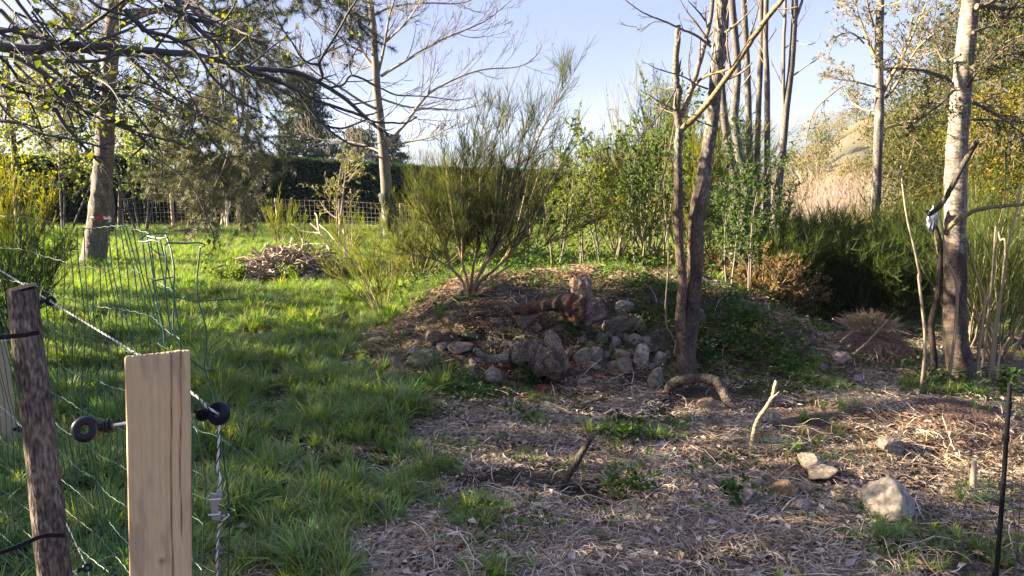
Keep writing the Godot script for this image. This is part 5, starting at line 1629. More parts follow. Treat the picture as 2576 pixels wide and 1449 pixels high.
	limb(vm, null, trace([1697, 859, 1688, 838, 1678, 824, 1674, 780, 1676, 739, 1681, 671, 1680, 597, 1671, 515, 1669, 447], -vb.z - 0.05, -vb.z - 0.05), 0.007, 0.004, 6, [Color(0.24, 0.2, 0.14)])
	part("stem", vm, M.twig, vt)


# ---------------------------------------------------------------- near fence: posts, mesh, rope, insulators
func near_fence() -> void:
	# sawn square post
	var d := 1.33
	var top := spot(397, 893, d)
	var w := 146.0 * per(top)
	var face := Vector3(-top.x, 0, -top.z).normalized()      # the front looks back at the viewer
	var side := Vector3.UP.cross(face).normalized()
	var foot := Vector3(top.x - 0.088, 0.0, top.z)
	foot.y = ground(foot.x, foot.z) - 0.03
	var post := thing("square_post", "square sawn timber post with two cracks in the foreground", "post", Vector3(foot.x, ground(foot.x, foot.z), foot.z))
	var pm := MB.new()
	var H := top.y - foot.y
	var cracks := [[0.66, 0.70, 1.0, 0.0], [0.86, 0.85, 1.0, 0.72]]
	var ny := 150
	# four faces as one sheet round the post; the front one carries the cracks
	var plan := []
	var q := w * 0.5
	for s in 4:
		var a: Vector3 = [side * -q + face * q, side * q + face * q, side * q - face * q, side * -q - face * q][s]
		var b: Vector3 = [side * q + face * q, side * q - face * q, side * -q - face * q, side * -q + face * q][s]
		var n := 60 if s == 0 else 12
		for i in n + (1 if s == 3 else 0):
			var f := float(i) / n
			var e := lerpf(0.03, 0.97, f) if s != 0 else lerpf(0.02, 0.98, f)
			plan.append([a.lerp(b, e), s, f])
	var cols := plan.size()
	for j in ny + 1:
		var y := float(j) / ny
		var c := foot.lerp(top, y)
		for i in cols:
			var e: Array = plan[i]
			var p: Vector3 = c + (e[0] as Vector3)
			if y > 0.5:
				p.y += (-0.012 * (e[0] as Vector3).dot(-face) / q + 0.004 * fine.get_noise_2d(i * 9.0, 0.0)) * sm(0.9, 1.0, y)
			var g := fine.get_noise_2d(e[2] * 80.0 + e[1] * 500.0, y * 9.0)
			var col := Color(0.68, 0.46, 0.225).lerp(Color(0.76, 0.55, 0.30), clampf(0.5 + g, 0.0, 1.0))
			var blot := fine.get_noise_2d(e[2] * 9.0 + 300.0 + e[1] * 90.0, y * 26.0)
			col = col.lerp(Color(0.42, 0.30, 0.18), clampf(blot * 2.6 - 0.55, 0.0, 0.6))
			if e[1] == 0:
				for cr in cracks:
					var x0: float = lerpf(cr[0], cr[1], y) + 0.012 * sin(y * 21.0) + 0.01 * fine.get_noise_2d(y * 40.0, cr[0] * 99.0)
					if y > cr[3]:
						var near := 1.0 - sm(0.0, 0.014 * (0.5 + 0.5 * sm(cr[3], cr[3] + 0.15, y)), absf(e[2] - x0))
						p -= face * near * 0.008
						col = col.lerp(Color(0.2, 0.12, 0.07), near * 0.5)
				# knots
				for kn in [[0.52, 0.705, 0.028], [0.55, 0.30, 0.03], [0.62, 0.40, 0.018]]:
					var rr: float = Vector2((e[2] - kn[0]) * w, (y - kn[1]) * H).length() / (kn[2] * 0.35)
					col = col.lerp(Color(0.16, 0.09, 0.055), clampf(1.0 - rr, 0.0, 0.8))
			pm.v.append(p)
			pm.c.append(col)
	for j in ny:
		for i in cols:
			var a := j * cols + i
			var b := j * cols + (i + 1) % cols
			pm.x.append_array([a, a + cols, b, b, a + cols, b + cols])
	# top end with an arris
	var ringv := pm.v.size()
	for i in cols:
		var p := pm.v[ny * cols + i]
		var c := top
		pm.v.append(p.lerp(Vector3(c.x, p.y + 0.004, c.z), 0.04) + Vector3(0, 0.003, 0))
		pm.c.append(Color(0.40, 0.29, 0.18))
	for i in cols:
		var a := ny * cols + i
		var b := ny * cols + (i + 1) % cols
		pm.x.append_array([a, ringv + i, b, b, ringv + i, ringv + (i + 1) % cols])
	var mid := pm.v.size()
	for rr in [0.66, 0.33]:
		for i in cols:
			var p := pm.v[ringv + i]
			var g := fine.get_noise_2d(i * 14.0, rr * 90.0)
			pm.v.append(Vector3(lerpf(top.x, p.x, rr), lerpf(top.y + 0.002, p.y, rr) + 0.002 * g, lerpf(top.z, p.z, rr)))
			pm.c.append(Color(0.46, 0.34, 0.21) * (1.0 + 0.7 * g))
	pm.v.append(top + Vector3(0, 0.003, 0))
	pm.c.append(Color(0.44, 0.33, 0.2))
	for i in cols:
		var i2 := (i + 1) % cols
		pm.x.append_array([ringv + i, mid + i, ringv + i2, ringv + i2, mid + i, mid + i2])
		pm.x.append_array([mid + i, mid + cols + i, mid + i2, mid + i2, mid + cols + i, mid + cols + i2])
		pm.x.append_array([mid + cols + i, pm.v.size() - 1, mid + cols + i2])
	pm.renormal()
	part("timber", pm, M.timber, post)
	insulator(post, spot(215, 1080, d - 0.02), spot(320, 1064, d + 0.0), 0.0235)
	insulator(post, spot(550, 1040, d + 0.03), spot(477, 1046, d + 0.05), 0.0225)

	# round debarked post
	var rd := 2.0
	var rp := trace([150, 1560, 138, 1449, 115, 1240, 92, 1030, 68, 850, 57, 726], rd, rd)
	var rfoot := Vector3(rp[0].x + 0.03, ground(rp[0].x, -rd) - 0.02, -rd)
	rp.insert(0, rfoot)
	var rt := thing("round_post", "leaning round post with dark bark patches at the left", "post", Vector3(rfoot.x, ground(rfoot.x, rfoot.z), rfoot.z))
	var k := per(rp[4])
	var rb := bole(rp, PackedFloat32Array([43 * k, 42 * k, 41 * k, 39 * k, 37 * k, 36 * k, 34 * k, 33 * k]), 26, 14, 0.06, func(p, e, _t):
		var g := fine.get_noise_3d(p.x * 60.0, p.y * 22.0, p.z * 60.0)
		var s := fine.get_noise_3d(p.x * 150.0, p.y * 60.0, p.z * 150.0 + 50.0)
		var c := Color(0.17, 0.125, 0.10).lerp(Color(0.36, 0.28, 0.215), clampf(0.45 + g * 1.8, 0.0, 1.0))
		return c.lerp(Color(0.40, 0.31, 0.22), clampf(s * 3.0 - 0.5, 0.0, 1.0)) * (1.0 + 0.7 * e))
	part("wood", rb, M.bark, rt)
	var cut := MB.new()
	var tc := rp[rp.size() - 1]
	cut.tube(PackedVector3Array([tc, tc + Vector3(-0.002, 0.008, 0)]), taper(2, 33 * k, 30 * k), 26, Color(0.33, 0.22, 0.13), Color(0.36, 0.24, 0.14))
	part("sawn_end", cut, M.timber, rt)
	insulator(rt, spot(127, 757, rd + 0.05), spot(90, 759, rd + 0.03), 0.0135)
	insulator(rt, spot(220, 1428, rd + 0.05), spot(189, 1436, rd + 0.03), 0.0135)
	# black straps round it
	for a in [[[-60, 866, 0, 849, 60, 843, 98, 836], 98, 836], [[-40, 1402, 8, 1388, 60, 1368, 110, 1348, 163, 1347], 163, 1347]]:
		var tie := thing("cable_tie", "black strap round the leaning round post, upper one" if a[2] < 1000 else "black strap round the leaning round post, lower one", "strap", spot(a[1], a[2], rd - 0.09), "black straps on the round post")
		var mb := MB.new()
		mb.smooth = false
		var pts := curve(trace(a[0], rd - 0.1, rd - 0.082), 5)
		for i in pts.size() - 1:
			mb.box((pts[i] + pts[i + 1]) * 0.5, (pts[i + 1] - pts[i]) * 0.5, Vector3(0, 0.006, 0), Vector3(0, 0, 0.0015), Color(0.015, 0.015, 0.018))
		part("strap", mb, M.plastic, tie)

	# further sawn post at the left edge
	var lp := on_ground(10, 1150)
	var lt := thing("timber_post", "light sawn timber post cut off by the left edge", "post", lp)
	var lm := MB.new()
	var lk := per(lp)
	var ltop := spot(-22, 860, -lp.z)
	lm.box((lp + ltop) * 0.5, Vector3(22 * lk, 0, 0.02), (ltop - lp) * 0.5, Vector3(-0.02, 0, 22 * lk), Color(0.46, 0.34, 0.2))
	part("timber", lm, M.timber, lt)
	insulator(lt, spot(52, 1079, -lp.z - 0.1), spot(36, 1080, -lp.z - 0.1), 0.018)

	# mesh
	var A := spot(430, 600, 1.5)
	var B := spot(180, 600, 2.05)
	var C := spot(-190, 600, 3.0)
	var green := Color(0.02, 0.10, 0.05)
	var mesh := thing("wire_mesh", "green welded wire mesh sagging between the round and the square post", "wire mesh", Vector3(A.x, ground(A.x, A.z), A.z))
	var runs := [[A, B, 15, 1.425, 1.405], [B, C, 26, 1.40, 1.37]]
	for ri in 2:
		var a: Array = runs[ri]
		for i in int(a[2]) + 1:
			var f: float = float(i) / a[2]
			var p: Vector3 = (a[0] as Vector3).lerp(a[1], f)
			var hh := lerpf(a[3], a[4], f)
			var g := ground(p.x, p.z)
			var pts := PackedVector3Array()
			for j in 15:
				var y := lerpf(g, hh, j / 14.0)
				pts.append(Vector3(p.x, y, p.z) + bend(p, y))
			var mb := MB.new()
			mb.tube(pts, taper(15, 0.0014, 0.0014), 5, green, green)
			part("upright_wire", mb, M.wire, mesh)
		for j in 14:
			var mb := MB.new()
			var pts := PackedVector3Array()
			var n := int(a[2]) * 4
			for i in n + 1:
				var f := float(i) / n
				var p: Vector3 = (a[0] as Vector3).lerp(a[1], f)
				var y := lerpf(a[3], a[4], f) - j * 0.1
				var z: float = [0.0, 0.0018, 0.003, 0.0008][i % 4]      # crimped between the uprights
				pts.append(Vector3(p.x, y + z - 0.004, p.z) + bend(p, y))
			mb.tube(pts, taper(pts.size(), 0.00115, 0.00115), 5, Color(0.10, 0.17, 0.135), Color(0.10, 0.17, 0.135))
			part("cross_wire", mb, M.wire, mesh)
	var loose := [[366, 592, 394, 599, 418, 597, 424, 589], [424, 589, 396, 588, 366, 592, 350, 606, 366, 608, 383, 604, 405, 611], [369, 597, 377, 638, 385, 693, 385, 706, 396, 767, 410, 824, 413, 862], [372, 619, 396, 636, 417, 651, 417, 693, 416, 726, 426, 813, 448, 857, 465, 890, 514, 931], [503, 622, 515, 618, 503, 611, 465, 612, 417, 614, 418, 649], [504, 619, 495, 701, 495, 712, 500, 761, 517, 821, 519, 879, 515, 928, 536, 985, 544, 1032, 550, 1069, 558, 1121, 571, 1217, 577, 1299, 574, 1449], [437, 697, 385, 708, 391, 719, 416, 730, 443, 745, 470, 754, 500, 757, 549, 754, 608, 751], [421, 597, 437, 666, 437, 695, 437, 753, 435, 829], [435, 832, 424, 849, 405, 855, 399, 864, 416, 875, 437, 885], [443, 896, 465, 896, 489, 911, 514, 931, 539, 928], [482, 1064, 483, 1135, 480, 1299, 473, 1449], [485, 1067, 506, 1086, 536, 1093, 563, 1108, 588, 1127, 606, 1149], [480, 1240, 508, 1251, 536, 1262, 563, 1273, 592, 1285, 571, 1290], [477, 1408, 506, 1421, 533, 1436, 560, 1449], [314, 873, 317, 884, 336, 887], [416, 589, 429, 625, 437, 674, 439, 712]]
	for a in loose:
		var mb := MB.new()
		var pts := curve(trace(a, 1.44, 1.38), 5)
		mb.tube(pts, taper(pts.size(), 0.0015, 0.0015), 6, Color(0.014, 0.075, 0.04), Color(0.014, 0.075, 0.04))
		part("loose_wire", mb, M.wire, mesh)

	# electric rope: along the fence, and hanging from the right ring
	rope("white electric fence rope running from the square post to the left", [-260, 523, 0, 680, 60, 716, 125, 757, 335, 885, 485, 990, 521, 1024, 549, 1039], [4.2, 2.5, 2.25, 2.05, 1.62, 1.42, 1.36, 1.35])
	rope("twisted black and white rope hanging below the right ring insulator", [552, 1059, 552, 1069, 549, 1135, 547, 1176, 554, 1206, 552, 1231, 548, 1244, 544, 1272, 544, 1299, 573, 1295, 563, 1307, 551, 1324, 547, 1367, 545, 1408, 546, 1449, 547, 1518], [1.35, 1.35, 1.34, 1.34, 1.33, 1.33, 1.34, 1.35, 1.35, 1.33, 1.33, 1.34, 1.35, 1.35, 1.36, 1.37])
	rope("thin electric rope low on the left running to the small lower insulator", [-80, 960, 41, 1058, 71, 1124, 118, 1217, 169, 1321, 197, 1381, 219, 1427, 227, 1463], [3.6, 2.75, 2.6, 2.35, 2.12, 2.08, 2.05, 2.03], 0.0014)

	# metal rope clamp
	var cp := spot(544, 1277, 1.325)
	var ct := thing("rope_clamp", "small galvanised metal clamp on the hanging rope", "clamp", cp)
	var kz := per(cp) / 3.658
	var grey := Color(0.55, 0.58, 0.62)
	for a in [[1975, 810, 34, 130, 8], [2020, 700, 24, 40, 12], [2015, 740, 30, 14, 18], [2010, 890, 26, 34, 16]]:
		var mb := MB.new()
		mb.box(spot(a[0] / 3.658, 1052.9 + a[1] / 3.658, 1.322), Vector3(a[2] * kz, 0, 0.002), Vector3(0, a[3] * kz, 0), Vector3(0, 0, a[4] * kz), grey)
		part("plate", mb, M.metal, ct)
	for a in [[745, 1930, 2040], [885, 1920, 2030]]:
		var mb := MB.new()
		mb.tube(trace([a[1] / 3.658, 1052.9 + a[0] / 3.658 + 1, a[2] / 3.658, 1052.9 + a[0] / 3.658 - 1], 1.31, 1.31), taper(2, 10 * kz, 10 * kz), 10, grey, grey)
		part("bolt", mb, M.metal, ct)

	# black plastic post with netting at the right edge
	var bd := 2.2
	var btop := spot(2541, 964, bd)
	var bfoot := Vector3(spot(2522, 1449, bd).x - 0.01, 0, -bd)
	bfoot.y = ground(bfoot.x, bfoot.z)
	var bt := thing("black_post", "thin black plastic netting post at the right edge", "post", bfoot)
	var bm := MB.new()
	bm.tube(curve(PackedVector3Array([bfoot - Vector3(0, 0.05, 0), bfoot.lerp(btop, 0.5) + Vector3(0.004, 0, 0), btop]), 6), taper(13, 0.0075, 0.0068), 10, Color(0.012, 0.013, 0.017), Color(0.012, 0.013, 0.017))
	part("rod", bm, M.plastic, bt)
	for y in [0.35, 0.5, 0.66, 0.82, 0.93]:
		var mb := MB.new()
		var p := bfoot.lerp(btop, y)
		mb.tube(PackedVector3Array([p - Vector3(0, 0.01, 0), p + Vector3(0, 0.01, 0)]), taper(2, 0.0105, 0.0105), 10, Color(0.012, 0.013, 0.017), Color(0.012, 0.013, 0.017))
		part("clip", mb, M.plastic, bt)
	var nt := thing("netting", "thin black electric netting strands right of the black post", "netting", bfoot + Vector3(0.15, 0, 0))
	for y in [0.30, 0.42, 0.54, 0.68]:
		var mb := MB.new()
		var p := bfoot.lerp(btop, y)
		var pts := PackedVector3Array([p, p + Vector3(0.18, -0.04, 0.03), p + Vector3(0.5, 0.0, 0.06)])
		mb.tube(curve(pts, 5), taper(11, 0.0013, 0.0013), 5, Color(0.03, 0.03, 0.035), Color(0.03, 0.03, 0.035))
		part("strand", mb, M.wire, nt)
	for a in [[2548, 1072, 2543, 1125, 2548, 1198, 2543, 1256], [2570, 1198, 2565, 1295, 2558, 1391, 2550, 1449], [2531, 1101, 2521, 1198, 2497, 1261, 2478, 1314, 2454, 1449], [2492, 1343, 2497, 1449], [2541, 1237, 2560, 1372, 2570, 1449]]:
		var mb := MB.new()
		var pts := curve(trace(a, bd + 0.02, bd), 5)
		mb.tube(pts, taper(pts.size(), 0.0012, 0.0012), 5, Color(0.05, 0.05, 0.06), Color(0.05, 0.05, 0.06))
		part("strand", mb, M.wire, nt)


func bend(p: Vector3, y: float) -> Vector3:
	return Vector3(0.022 * sin(y * 5.0 + p.x * 4.0) + 0.006 * sin(y * 17.0 + p.x * 31.0), 0.012 * sin(p.x * 7.0 + p.z * 3.0), 0.022 * cos(y * 4.0 + p.z * 5.0)) * sm(0.2, 1.0, y)


func insulator(parent: Node3D, c: Vector3, root: Vector3, rad: float) -> void:
	var ax := (root - c).normalized()
	var to := (EYE - c).normalized()
	to = (to - ax * to.dot(ax)).normalized()
	to = (to + ax * 0.06).normalized()
	var e1 := ax
	var e2 := to.cross(ax).normalized()
	var ring := MB.new()
	var black := Color(0.012, 0.014, 0.02)
	var n := 30
	var prof := [[0.34, 0.36], [0.42, 0.46], [0.65, 0.5], [0.88, 0.42], [1.0, 0.2], [1.0, -0.2], [0.88, -0.42], [0.65, -0.5], [0.42, -0.46], [0.34, -0.36]]
	for i in n:
		var a := TAU * i / n
		var dir := e1 * cos(a) + e2 * sin(a)
		for q in prof:
			ring.v.append(c + dir * rad * q[0] + to * rad * q[1] * 0.8)
			ring.c.append(black)
	var m := prof.size()
	for i in n:
		for j in m:
			var a := i * m + j
			var b := i * m + (j + 1) % m
			var a2 := ((i + 1) % n) * m + j
			var b2 := ((i + 1) % n) * m + (j + 1) % m
			ring.x.append_array([a, b, a2, b, b2, a2])
	ring.renormal()
	if ring.n[4].dot(ring.v[4] - c) < 0:
		for i in ring.n.size():
			ring.n[i] = -ring.n[i]
		for i in range(0, ring.x.size(), 3):
			var s := ring.x[i]
			ring.x[i] = ring.x[i + 1]
			ring.x[i + 1] = s
	var o := part("ring_insulator", ring, M.plastic, parent)
	var col := MB.new()
	for s in 4:
		var p := c + ax * rad * (1.0 + s * 0.26)
		var rr: float = [0.36, 0.5, 0.56, 0.5][s] * rad
		col.tube(PackedVector3Array([p, p + ax * rad * 0.15]), taper(2, rr, rr), 16, black, black)
	col.tube(PackedVector3Array([c + ax * rad * 0.9, c + ax * rad * 1.95]), taper(2, rad * 0.32, rad * 0.32), 14, black, black)
	part("collar", col, M.plastic, o)
	var sc := MB.new()
	sc.tube(PackedVector3Array([c + ax * rad * 1.9, root + ax * 0.008]), taper(2, rad * 0.115, rad * 0.115), 10, Color(0.7, 0.72, 0.75), Color(0.7, 0.72, 0.75))
	part("screw", sc, M.metal, o)


func rope(label: String, uv: Array, ds: Array, rad := 0.0021) -> void:
	var pts := PackedVector3Array()
	for i in ds.size():
		pts.append(spot(uv[i * 2], uv[i * 2 + 1], ds[i]))
	var t := thing("electric_rope", label, "rope", pts[pts.size() - 1], "electric fence ropes")
	var l := 0.0
	for i in pts.size() - 1:
		l += pts[i].distance_to(pts[i + 1])
	var line := curve(pts, maxi(6, int(l / 0.003 / pts.size())))
	for s in 3:
		var q := PackedVector3Array()
		var run := 0.0
		for i in line.size():
			if i:
				run += line[i].distance_to(line[i - 1])
			var dir := (line[mini(i + 1, line.size() - 1)] - line[maxi(i - 1, 0)]).normalized()
			var e1 := dir.cross(Vector3(0.3, 0.2, 1.0)).normalized()
			var e2 := dir.cross(e1)
			var a := TAU * (run / 0.024 + s / 3.0)
			q.append(line[i] + (e1 * cos(a) + e2 * sin(a)) * rad * 0.62)
		var mb := MB.new()
		var col := Color(0.68, 0.66, 0.64) if s < 2 else Color(0.05, 0.03, 0.025)
		mb.tube(q, taper(q.size(), rad * (0.62 if s < 2 else 0.5), rad * (0.62 if s < 2 else 0.5)), 5, col, col)
		part("white_strand" if s < 2 else "black_strand", mb, M.cloth, t)


# ---------------------------------------------------------------- cover: grass, straw, leaves, low plants
func blade(f: MB, p: Vector3, az: float, l: float, lean: float, w: float, col: Color) -> void:
	var h := Vector3(cos(az), 0, sin(az))
	var pts := PackedVector3Array()
	for j in 4:
		var t := j / 3.0
		pts.append(p + h * (lean * l * pow(t, 1.6)) + Vector3.UP * (l * t * (1.0 - lean * 0.55 * t)))
	f.ribbon(pts, Vector3(-h.z, r(-0.3, 0.3), h.x).normalized(), w, w * 0.5, col)


func cover() -> void:
	var gp := [Color(0.17, 0.265, 0.095), Color(0.195, 0.295, 0.10), Color(0.14, 0.23, 0.085), Color(0.23, 0.31, 0.11), Color(0.28, 0.30, 0.13)]
	# tufts of several builds
	var tufts := []
	for v in 6:
		var f := leafy_mb()
		for k in 34:
			var az := rng.randf() * TAU if v % 2 else rng.randfn() * 0.7
			blade(f, Vector3(rng.randfn() * 0.035, -0.01, rng.randfn() * 0.035), az, r(0.5, 1.15), r(0.25, 0.95), r(0.026, 0.042), pick(gp) if rng.randf() < 0.88 else Color(0.36, 0.31, 0.19))
		tufts.append(f.mesh(M.grass))
	var tr := [[], [], [], [], [], []]
	var cs := [[], [], [], [], [], []]
	var put := func(p: Vector3, s: float, tint: Color):
		var v := rng.randi() % 6
		tr[v].append(Transform3D(Basis.from_euler(Vector3(r(-0.15, 0.15), rng.randf() * TAU, r(-0.15, 0.15))).scaled(Vector3(s, s * r(0.75, 1.2), s)), p))
		cs[v].append(tint)
	# lawn, thinning with distance as the tufts grow wider
	var n := 0
	while n < 17000:
		var d := lerpf(2.2, 9.0, pow(rng.randf(), 0.75))
		var x := r(-0.75, 0.5) * d - 0.1
		if rng.randf() > lawn(x, -d) * 1.05:
			n += 1
			continue
		var clump := 0.5 + 0.5 * soft.get_noise_2d(x * 26.0 + 70.0, d * 26.0) * 2.0
		n += 1
		if rng.randf() > clampf(0.35 + clump, 0.0, 1.0):
			continue
		var s := r(0.13, 0.22) * clampf(0.65 + clump * 0.6, 0.6, 1.35)
		var g := r(0.8, 1.2)
		put.call(Vector3(x, ground(x, -d), -d), s, Color(g * r(0.85, 1.25), g * 1.05, g * r(0.85, 1.25)))
	n = 0
	while n < 30000:
		n += 1
		var d := lerpf(8.5, 30.0, pow(rng.randf(), 1.2))
		var x := r(-0.78, 0.55) * d
		if x > 0.6 and rng.randf() < 0.4:
			continue
		var g := r(0.8, 1.2)
		put.call(Vector3(x, ground(x, -d), -d), r(0.09, 0.17) * (1.0 + 0.012 * d), Color(g * r(0.85, 1.25), g * 1.05, g * r(0.85, 1.25)))
	# tufts standing in the litter
	for a in [[1030, 1220, 26], [1075, 1200, 26], [1100, 1190, 14], [1190, 1300, 30], [1215, 1310, 30], [1160, 1310, 16], [860, 1290, 14], [850, 1310, 10], [880, 990, 34], [920, 985, 34], [890, 970, 30], [935, 1075, 26], [950, 1060, 26], [1340, 1060, 10], [1500, 1090, 12], [1240, 1449, 20], [1560, 1100, 8], [1650, 1105, 8], [1690, 1080, 5], [980, 1130, 8], [1010, 1010, 12], [1120, 1000, 10], [2030, 960, 30], [2060, 930, 34], [1990, 930, 30], [2100, 990, 12], [2300, 985, 24], [2380, 1000, 24], [2440, 1000, 20], [2340, 970, 20], [2540, 1400, 20], [2460, 1270, 8], [2250, 1370, 10], [2210, 1380, 8], [1695, 950, 10], [1480, 880, 6], [1320, 900, 12], [1290, 860, 8], [1180, 960, 14], [1100, 950, 14], [1350, 1010, 8], [1600, 1170, 4]]:
		var c := on_ground(a[0], a[1])
		for k in int(a[2]):
			var o := Vector3(rng.randfn() * 0.06, 0, rng.randfn() * 0.06)
			var p := c + o
			p.y = ground(p.x, p.z)
			put.call(p, r(0.07, 0.14), Color(r(0.8, 1.1), r(0.85, 1.15), r(0.8, 1.1)))
	# thin grass on the mound, along the path and under the brooms
	n = 0
	while n < 10000:
		n += 1
		var d := r(2.4, 9.5)
		var x := r(-0.35, 1.1) * d
		var m := soft.get_noise_2d(x * 22.0 + 200.0, d * 22.0)
		var wild := sm(5.0, 6.4, d)
		if m + wild * 0.45 < r(0.15, 0.6) or (mound(x, d) > 0.08 and d < 6.9 and rng.randf() < 0.8):
			continue
		put.call(Vector3(x, ground(x, -d), -d), r(0.05, 0.10) + 0.04 * wild, Color(r(0.8, 1.2), r(0.85, 1.15), r(0.8, 1.1)))
	for v in 6:
		scatter("grass", tufts[v], tr[v], cs[v], "green grass growing over the lawn and between the stones", "grass")

	# straw and twigs lying on the soil
	var sp := [Color(0.42, 0.31, 0.20), Color(0.31, 0.22, 0.14), Color(0.50, 0.39, 0.265), Color(0.20, 0.14, 0.09), Color(0.56, 0.46, 0.33), Color(0.22, 0.15, 0.10), Color(0.26, 0.18, 0.12)]
	var heaps := []
	for v in 6:
		var f := leafy_mb()
		for k in 18:
			var az := rng.randf() * TAU
			var l := r(0.025, 0.15)
			var p := Vector3(rng.randfn() * 0.06, r(0.0, 0.014), rng.randfn() * 0.06)
			var d := Vector3(cos(az), r(-0.15, 0.22), sin(az))
			var bow := rv() * l * 0.18
			bow.y = absf(bow.y) * 0.7
			f.ribbon(PackedVector3Array([p - d * l * 0.5, p - d * l * 0.17 + bow, p + d * l * 0.17 + bow, p + d * l * 0.5]), Vector3(-d.z, r(-0.6, 0.6), d.x).normalized(), r(0.002, 0.0042), 0.0022, pick(sp))
		# dry leaves and crumbs
		for k in 9:
			var p := Vector3(rng.randfn() * 0.07, r(0.002, 0.015), rng.randfn() * 0.07)
			var az := rng.randf() * TAU
			var s := r(0.014, 0.05)
			f.leaf(p, Vector3(cos(az), r(-0.2, 0.3), sin(az)).normalized(), Vector3.UP + rv() * 0.4, s, s * r(0.4, 0.7), pick([Color(0.25, 0.17, 0.11), Color(0.17, 0.115, 0.075), Color(0.36, 0.29, 0.23), Color(0.22, 0.12, 0.065)]))
		heaps.append(f.mesh(M.straw))
	tr = [[], [], [], [], [], []]
	cs = [[], [], [], [], [], []]
	n = 0
	while n < 30000:
		n += 1
		var d := lerpf(2.0, 8.5, pow(rng.randf(), 1.3))
		var x := r(-0.5, 1.05) * d + 0.1
		if rng.randf() < lawn(x, -d) * 0.9:
			continue
		var m := soft.get_noise_2d(x * 18.0 + 400.0, d * 18.0)
		if exp(-pow((x - 2.45) / 0.7, 2) - pow((d - 4.05) / 0.45, 2)) > r(0.25, 1.0):
			continue
		if m + 0.55 * soft.get_noise_2d(x * 55.0 - 90.0, d * 55.0) < r(-0.22, 0.26) or (d > 5.8 and x > 0.9 and rng.randf() < 0.75):
			continue
		var v := rng.randi() % 6
		var s := r(0.7, 1.25)
		tr[v].append(Transform3D(Basis.from_euler(Vector3(r(-0.12, 0.12), rng.randf() * TAU, r(-0.12, 0.12))).scaled(Vector3(s, s, s)), Vector3(x, ground(x, -d) + r(0.0, 0.02), -d)))
		var g := r(0.7, 1.2)
		if mound(x, d) > 0.06:      # brown leaf litter on the heap instead of pale straw
			cs[v].append(Color(g * 0.85, g * 0.73, g * 0.64))
		else:
			cs[v].append(Color(g, g * r(0.97, 1.06), g * r(0.95, 1.15)))
	for v in 6:
		scatter("litter", heaps[v], tr[v], cs[v], "dry straw, twigs and dead leaves covering the bare soil", "litter")

	# long stalks thrown across the litter
	var f2 := leafy_mb()
	for k in 900:
		var d := lerpf(2.2, 6.5, pow(rng.randf(), 1.2))
		var x := r(-0.4, 0.75) * d
		if lawn(x, -d) > 0.5:
			continue
		var az := rng.randf() * TAU
		var l := r(0.12, 0.4)
		var pts := PackedVector3Array()
		var bow := r(-0.5, 0.5)
		for j in 6:
			var t := j / 5.0 - 0.5
			var q := Vector3(x + cos(az + bow * t) * l * t, 0, -d + sin(az + bow * t) * l * t)
			q.y = ground(q.x, q.z) + 0.022 + 0.05 * maxf(0.0, sin((t + 0.5) * PI)) * rng.randf()
			pts.append(q)
		f2.ribbon(pts, Vector3(-sin(az), 0.3, cos(az)).normalized(), r(0.003, 0.006), 0.003, pick(sp))
	var o := setting("dry_stalks", f2, M.straw, "stuff")
	o.set_meta("label", "long dry stalks thrown across the litter")
	o.set_meta("category", "litter")

	# ground-hugging leafy growth on the mound and along the path
	var lp := [Color(0.05, 0.095, 0.03), Color(0.07, 0.125, 0.035), Color(0.04, 0.075, 0.028), Color(0.09, 0.14, 0.04)]
	var sprigs := []
	for v in 4:
		var f := leafy_mb()
		for k in 26:
			var az := rng.randf() * TAU
			var q := rng.randf()
			var p := Vector3(cos(az) * q * 0.11, 0.015 + r(0.0, 0.1) * (1.0 - q * 0.6), sin(az) * q * 0.11)
			var s := r(0.014, 0.036)
			f.leaf(p, Vector3(cos(az), r(0.0, 0.8), sin(az)).normalized(), Vector3.UP + rv() * 0.5, s, s * 0.62, pick(lp))
		sprigs.append(f.mesh(M.leaf))
	tr = [[], [], [], []]
	cs = [[], [], [], []]
	for a in [[1200, 1000, 16, 0.2], [1130, 1020, 12, 0.2], [1250, 960, 8, 0.2], [1560, 1105, 7, 0.12], [1600, 1090, 4, 0.1], [1575, 1235, 5, 0.06], [1150, 790, 14, 0.18], [1120, 780, 10, 0.15], [1620, 780, 24, 0.2], [1560, 745, 20, 0.2], [1640, 750, 30, 0.25], [1800, 810, 60, 0.3], [1860, 860, 60, 0.3], [1930, 890, 50, 0.26], [1830, 890, 40, 0.22], [1760, 770, 40, 0.25], [1980, 850, 36, 0.3], [2080, 800, 50, 0.4], [2250, 800, 50, 0.4], [2300, 900, 22, 0.25], [2360, 1000, 12, 0.2], [2480, 980, 24, 0.25], [1900, 920, 20, 0.2], [1430, 790, 8, 0.12], [1845, 1270, 4, 0.07], [1650, 1100, 5, 0.1], [2000, 760, 40, 0.35], [2150, 760, 40, 0.4], [2300, 760, 40, 0.4], [1500, 715, 14, 0.25], [1300, 705, 14, 0.25], [1400, 705, 12, 0.25], [1130, 1180, 4, 0.12], [1290, 1330, 5, 0.1], [1850, 1220, 3, 0.06], [1330, 1050, 5, 0.1], [1000, 930, 10, 0.2], [1080, 1100, 6, 0.2]]:
		var c := on_ground(a[0], a[1])
		for k in int(a[2]):
			var p: Vector3 = c + Vector3(rng.randfn(), 0, rng.randfn()) * a[3]
			p.y = ground(p.x, p.z)
			var v := rng.randi() % 4
			var s := r(0.6, 1.4)
			tr[v].append(Transform3D(Basis.from_euler(Vector3(r(-0.2, 0.2), rng.randf() * TAU, r(-0.2, 0.2))).scaled(Vector3(s, s, s)), p))
			var g := r(0.75, 1.2)
			cs[v].append(Color(g, g * r(0.95, 1.1), g))
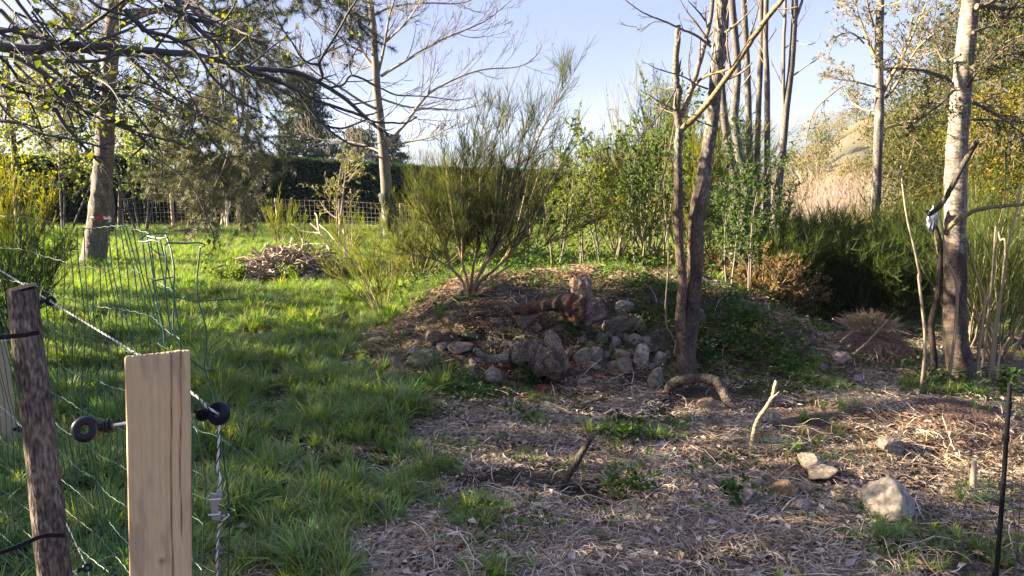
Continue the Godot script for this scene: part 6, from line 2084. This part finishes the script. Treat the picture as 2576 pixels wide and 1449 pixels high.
	for k in 420:
		var d := r(2.4, 5.2)
		var x := r(-0.3, 0.75) * d
		if soft.get_noise_2d(x * 30.0 + 55.0, d * 30.0) < 0.05:
			continue
		var v := rng.randi() % 4
		var s := r(0.25, 0.6)
		tr[v].append(Transform3D(Basis.from_euler(Vector3(0, rng.randf() * TAU, 0)).scaled(Vector3(s, s, s)), Vector3(x, ground(x, -d) + 0.008, -d)))
		cs[v].append(Color(1.2, 1.2, 1.1))
	n = 0
	while n < 1500:      # rough growth behind the mound and under the far shrubs
		n += 1
		var d := r(7.2, 12.0)
		var x := r(-0.15, 0.75) * d
		var v := rng.randi() % 4
		var s := r(0.8, 2.0)
		tr[v].append(Transform3D(Basis.from_euler(Vector3(r(-0.2, 0.2), rng.randf() * TAU, r(-0.2, 0.2))).scaled(Vector3(s, s * 1.4, s)), Vector3(x, ground(x, -d), -d)))
		var g := r(0.8, 1.3)
		cs[v].append(Color(g * 1.15, g, g * 0.9))
	for v in 4:
		scatter("ground_cover", sprigs[v], tr[v], cs[v], "low leafy weeds growing over the mound and the path edge", "ground cover")

	# plants that stand out
	var NL := {"rad": 0.004, "levels": 2, "seg": [4, 3], "kids": [5], "t0": [0.2], "ang": [55], "up": [0.1, 0.0], "lk": [0.5], "rk": 0.5, "wob": 0.08, "bark": [Color(0.09, 0.12, 0.04)], "least": 0.0014, "leaf_from": 0, "leaves": 40.0, "kind": "leaf", "size": 0.042, "fat": 0.75, "pal": lp}
	for a in [[on_ground(1575, 1245), 6, 0.12, 0.3, "broad-leaved plant in the middle of the foreground litter"], [on_ground(1580, 1105), 7, 0.13, 0.35, "broad-leaved plant right of the slanting dark stick"], [on_ground(1850, 1265), 3, 0.12, 0.12, "nettle seedling left of the orange-brown stone"], [on_ground(1332, 969), 4, 0.16, 0.15, "leafy plant in front of the gnarled log"], [on_ground(1442, 859), 4, 0.17, 0.15, "bright leafy plant between the log and the rotten stump"], [on_ground(2302, 909), 4, 0.1, 0.14, "bright green plant on the path before the straw heap"], [on_ground(1969, 944), 5, 0.15, 0.3, "light green leafy plant at the right foot of the mound"], [on_ground(2529, 999), 5, 0.22, 0.2, "leafy plant behind the black post"]]:
		leafy("leafy_plant", a[4], "plant", "", a[0], a[1], a[2], a[3], NL)
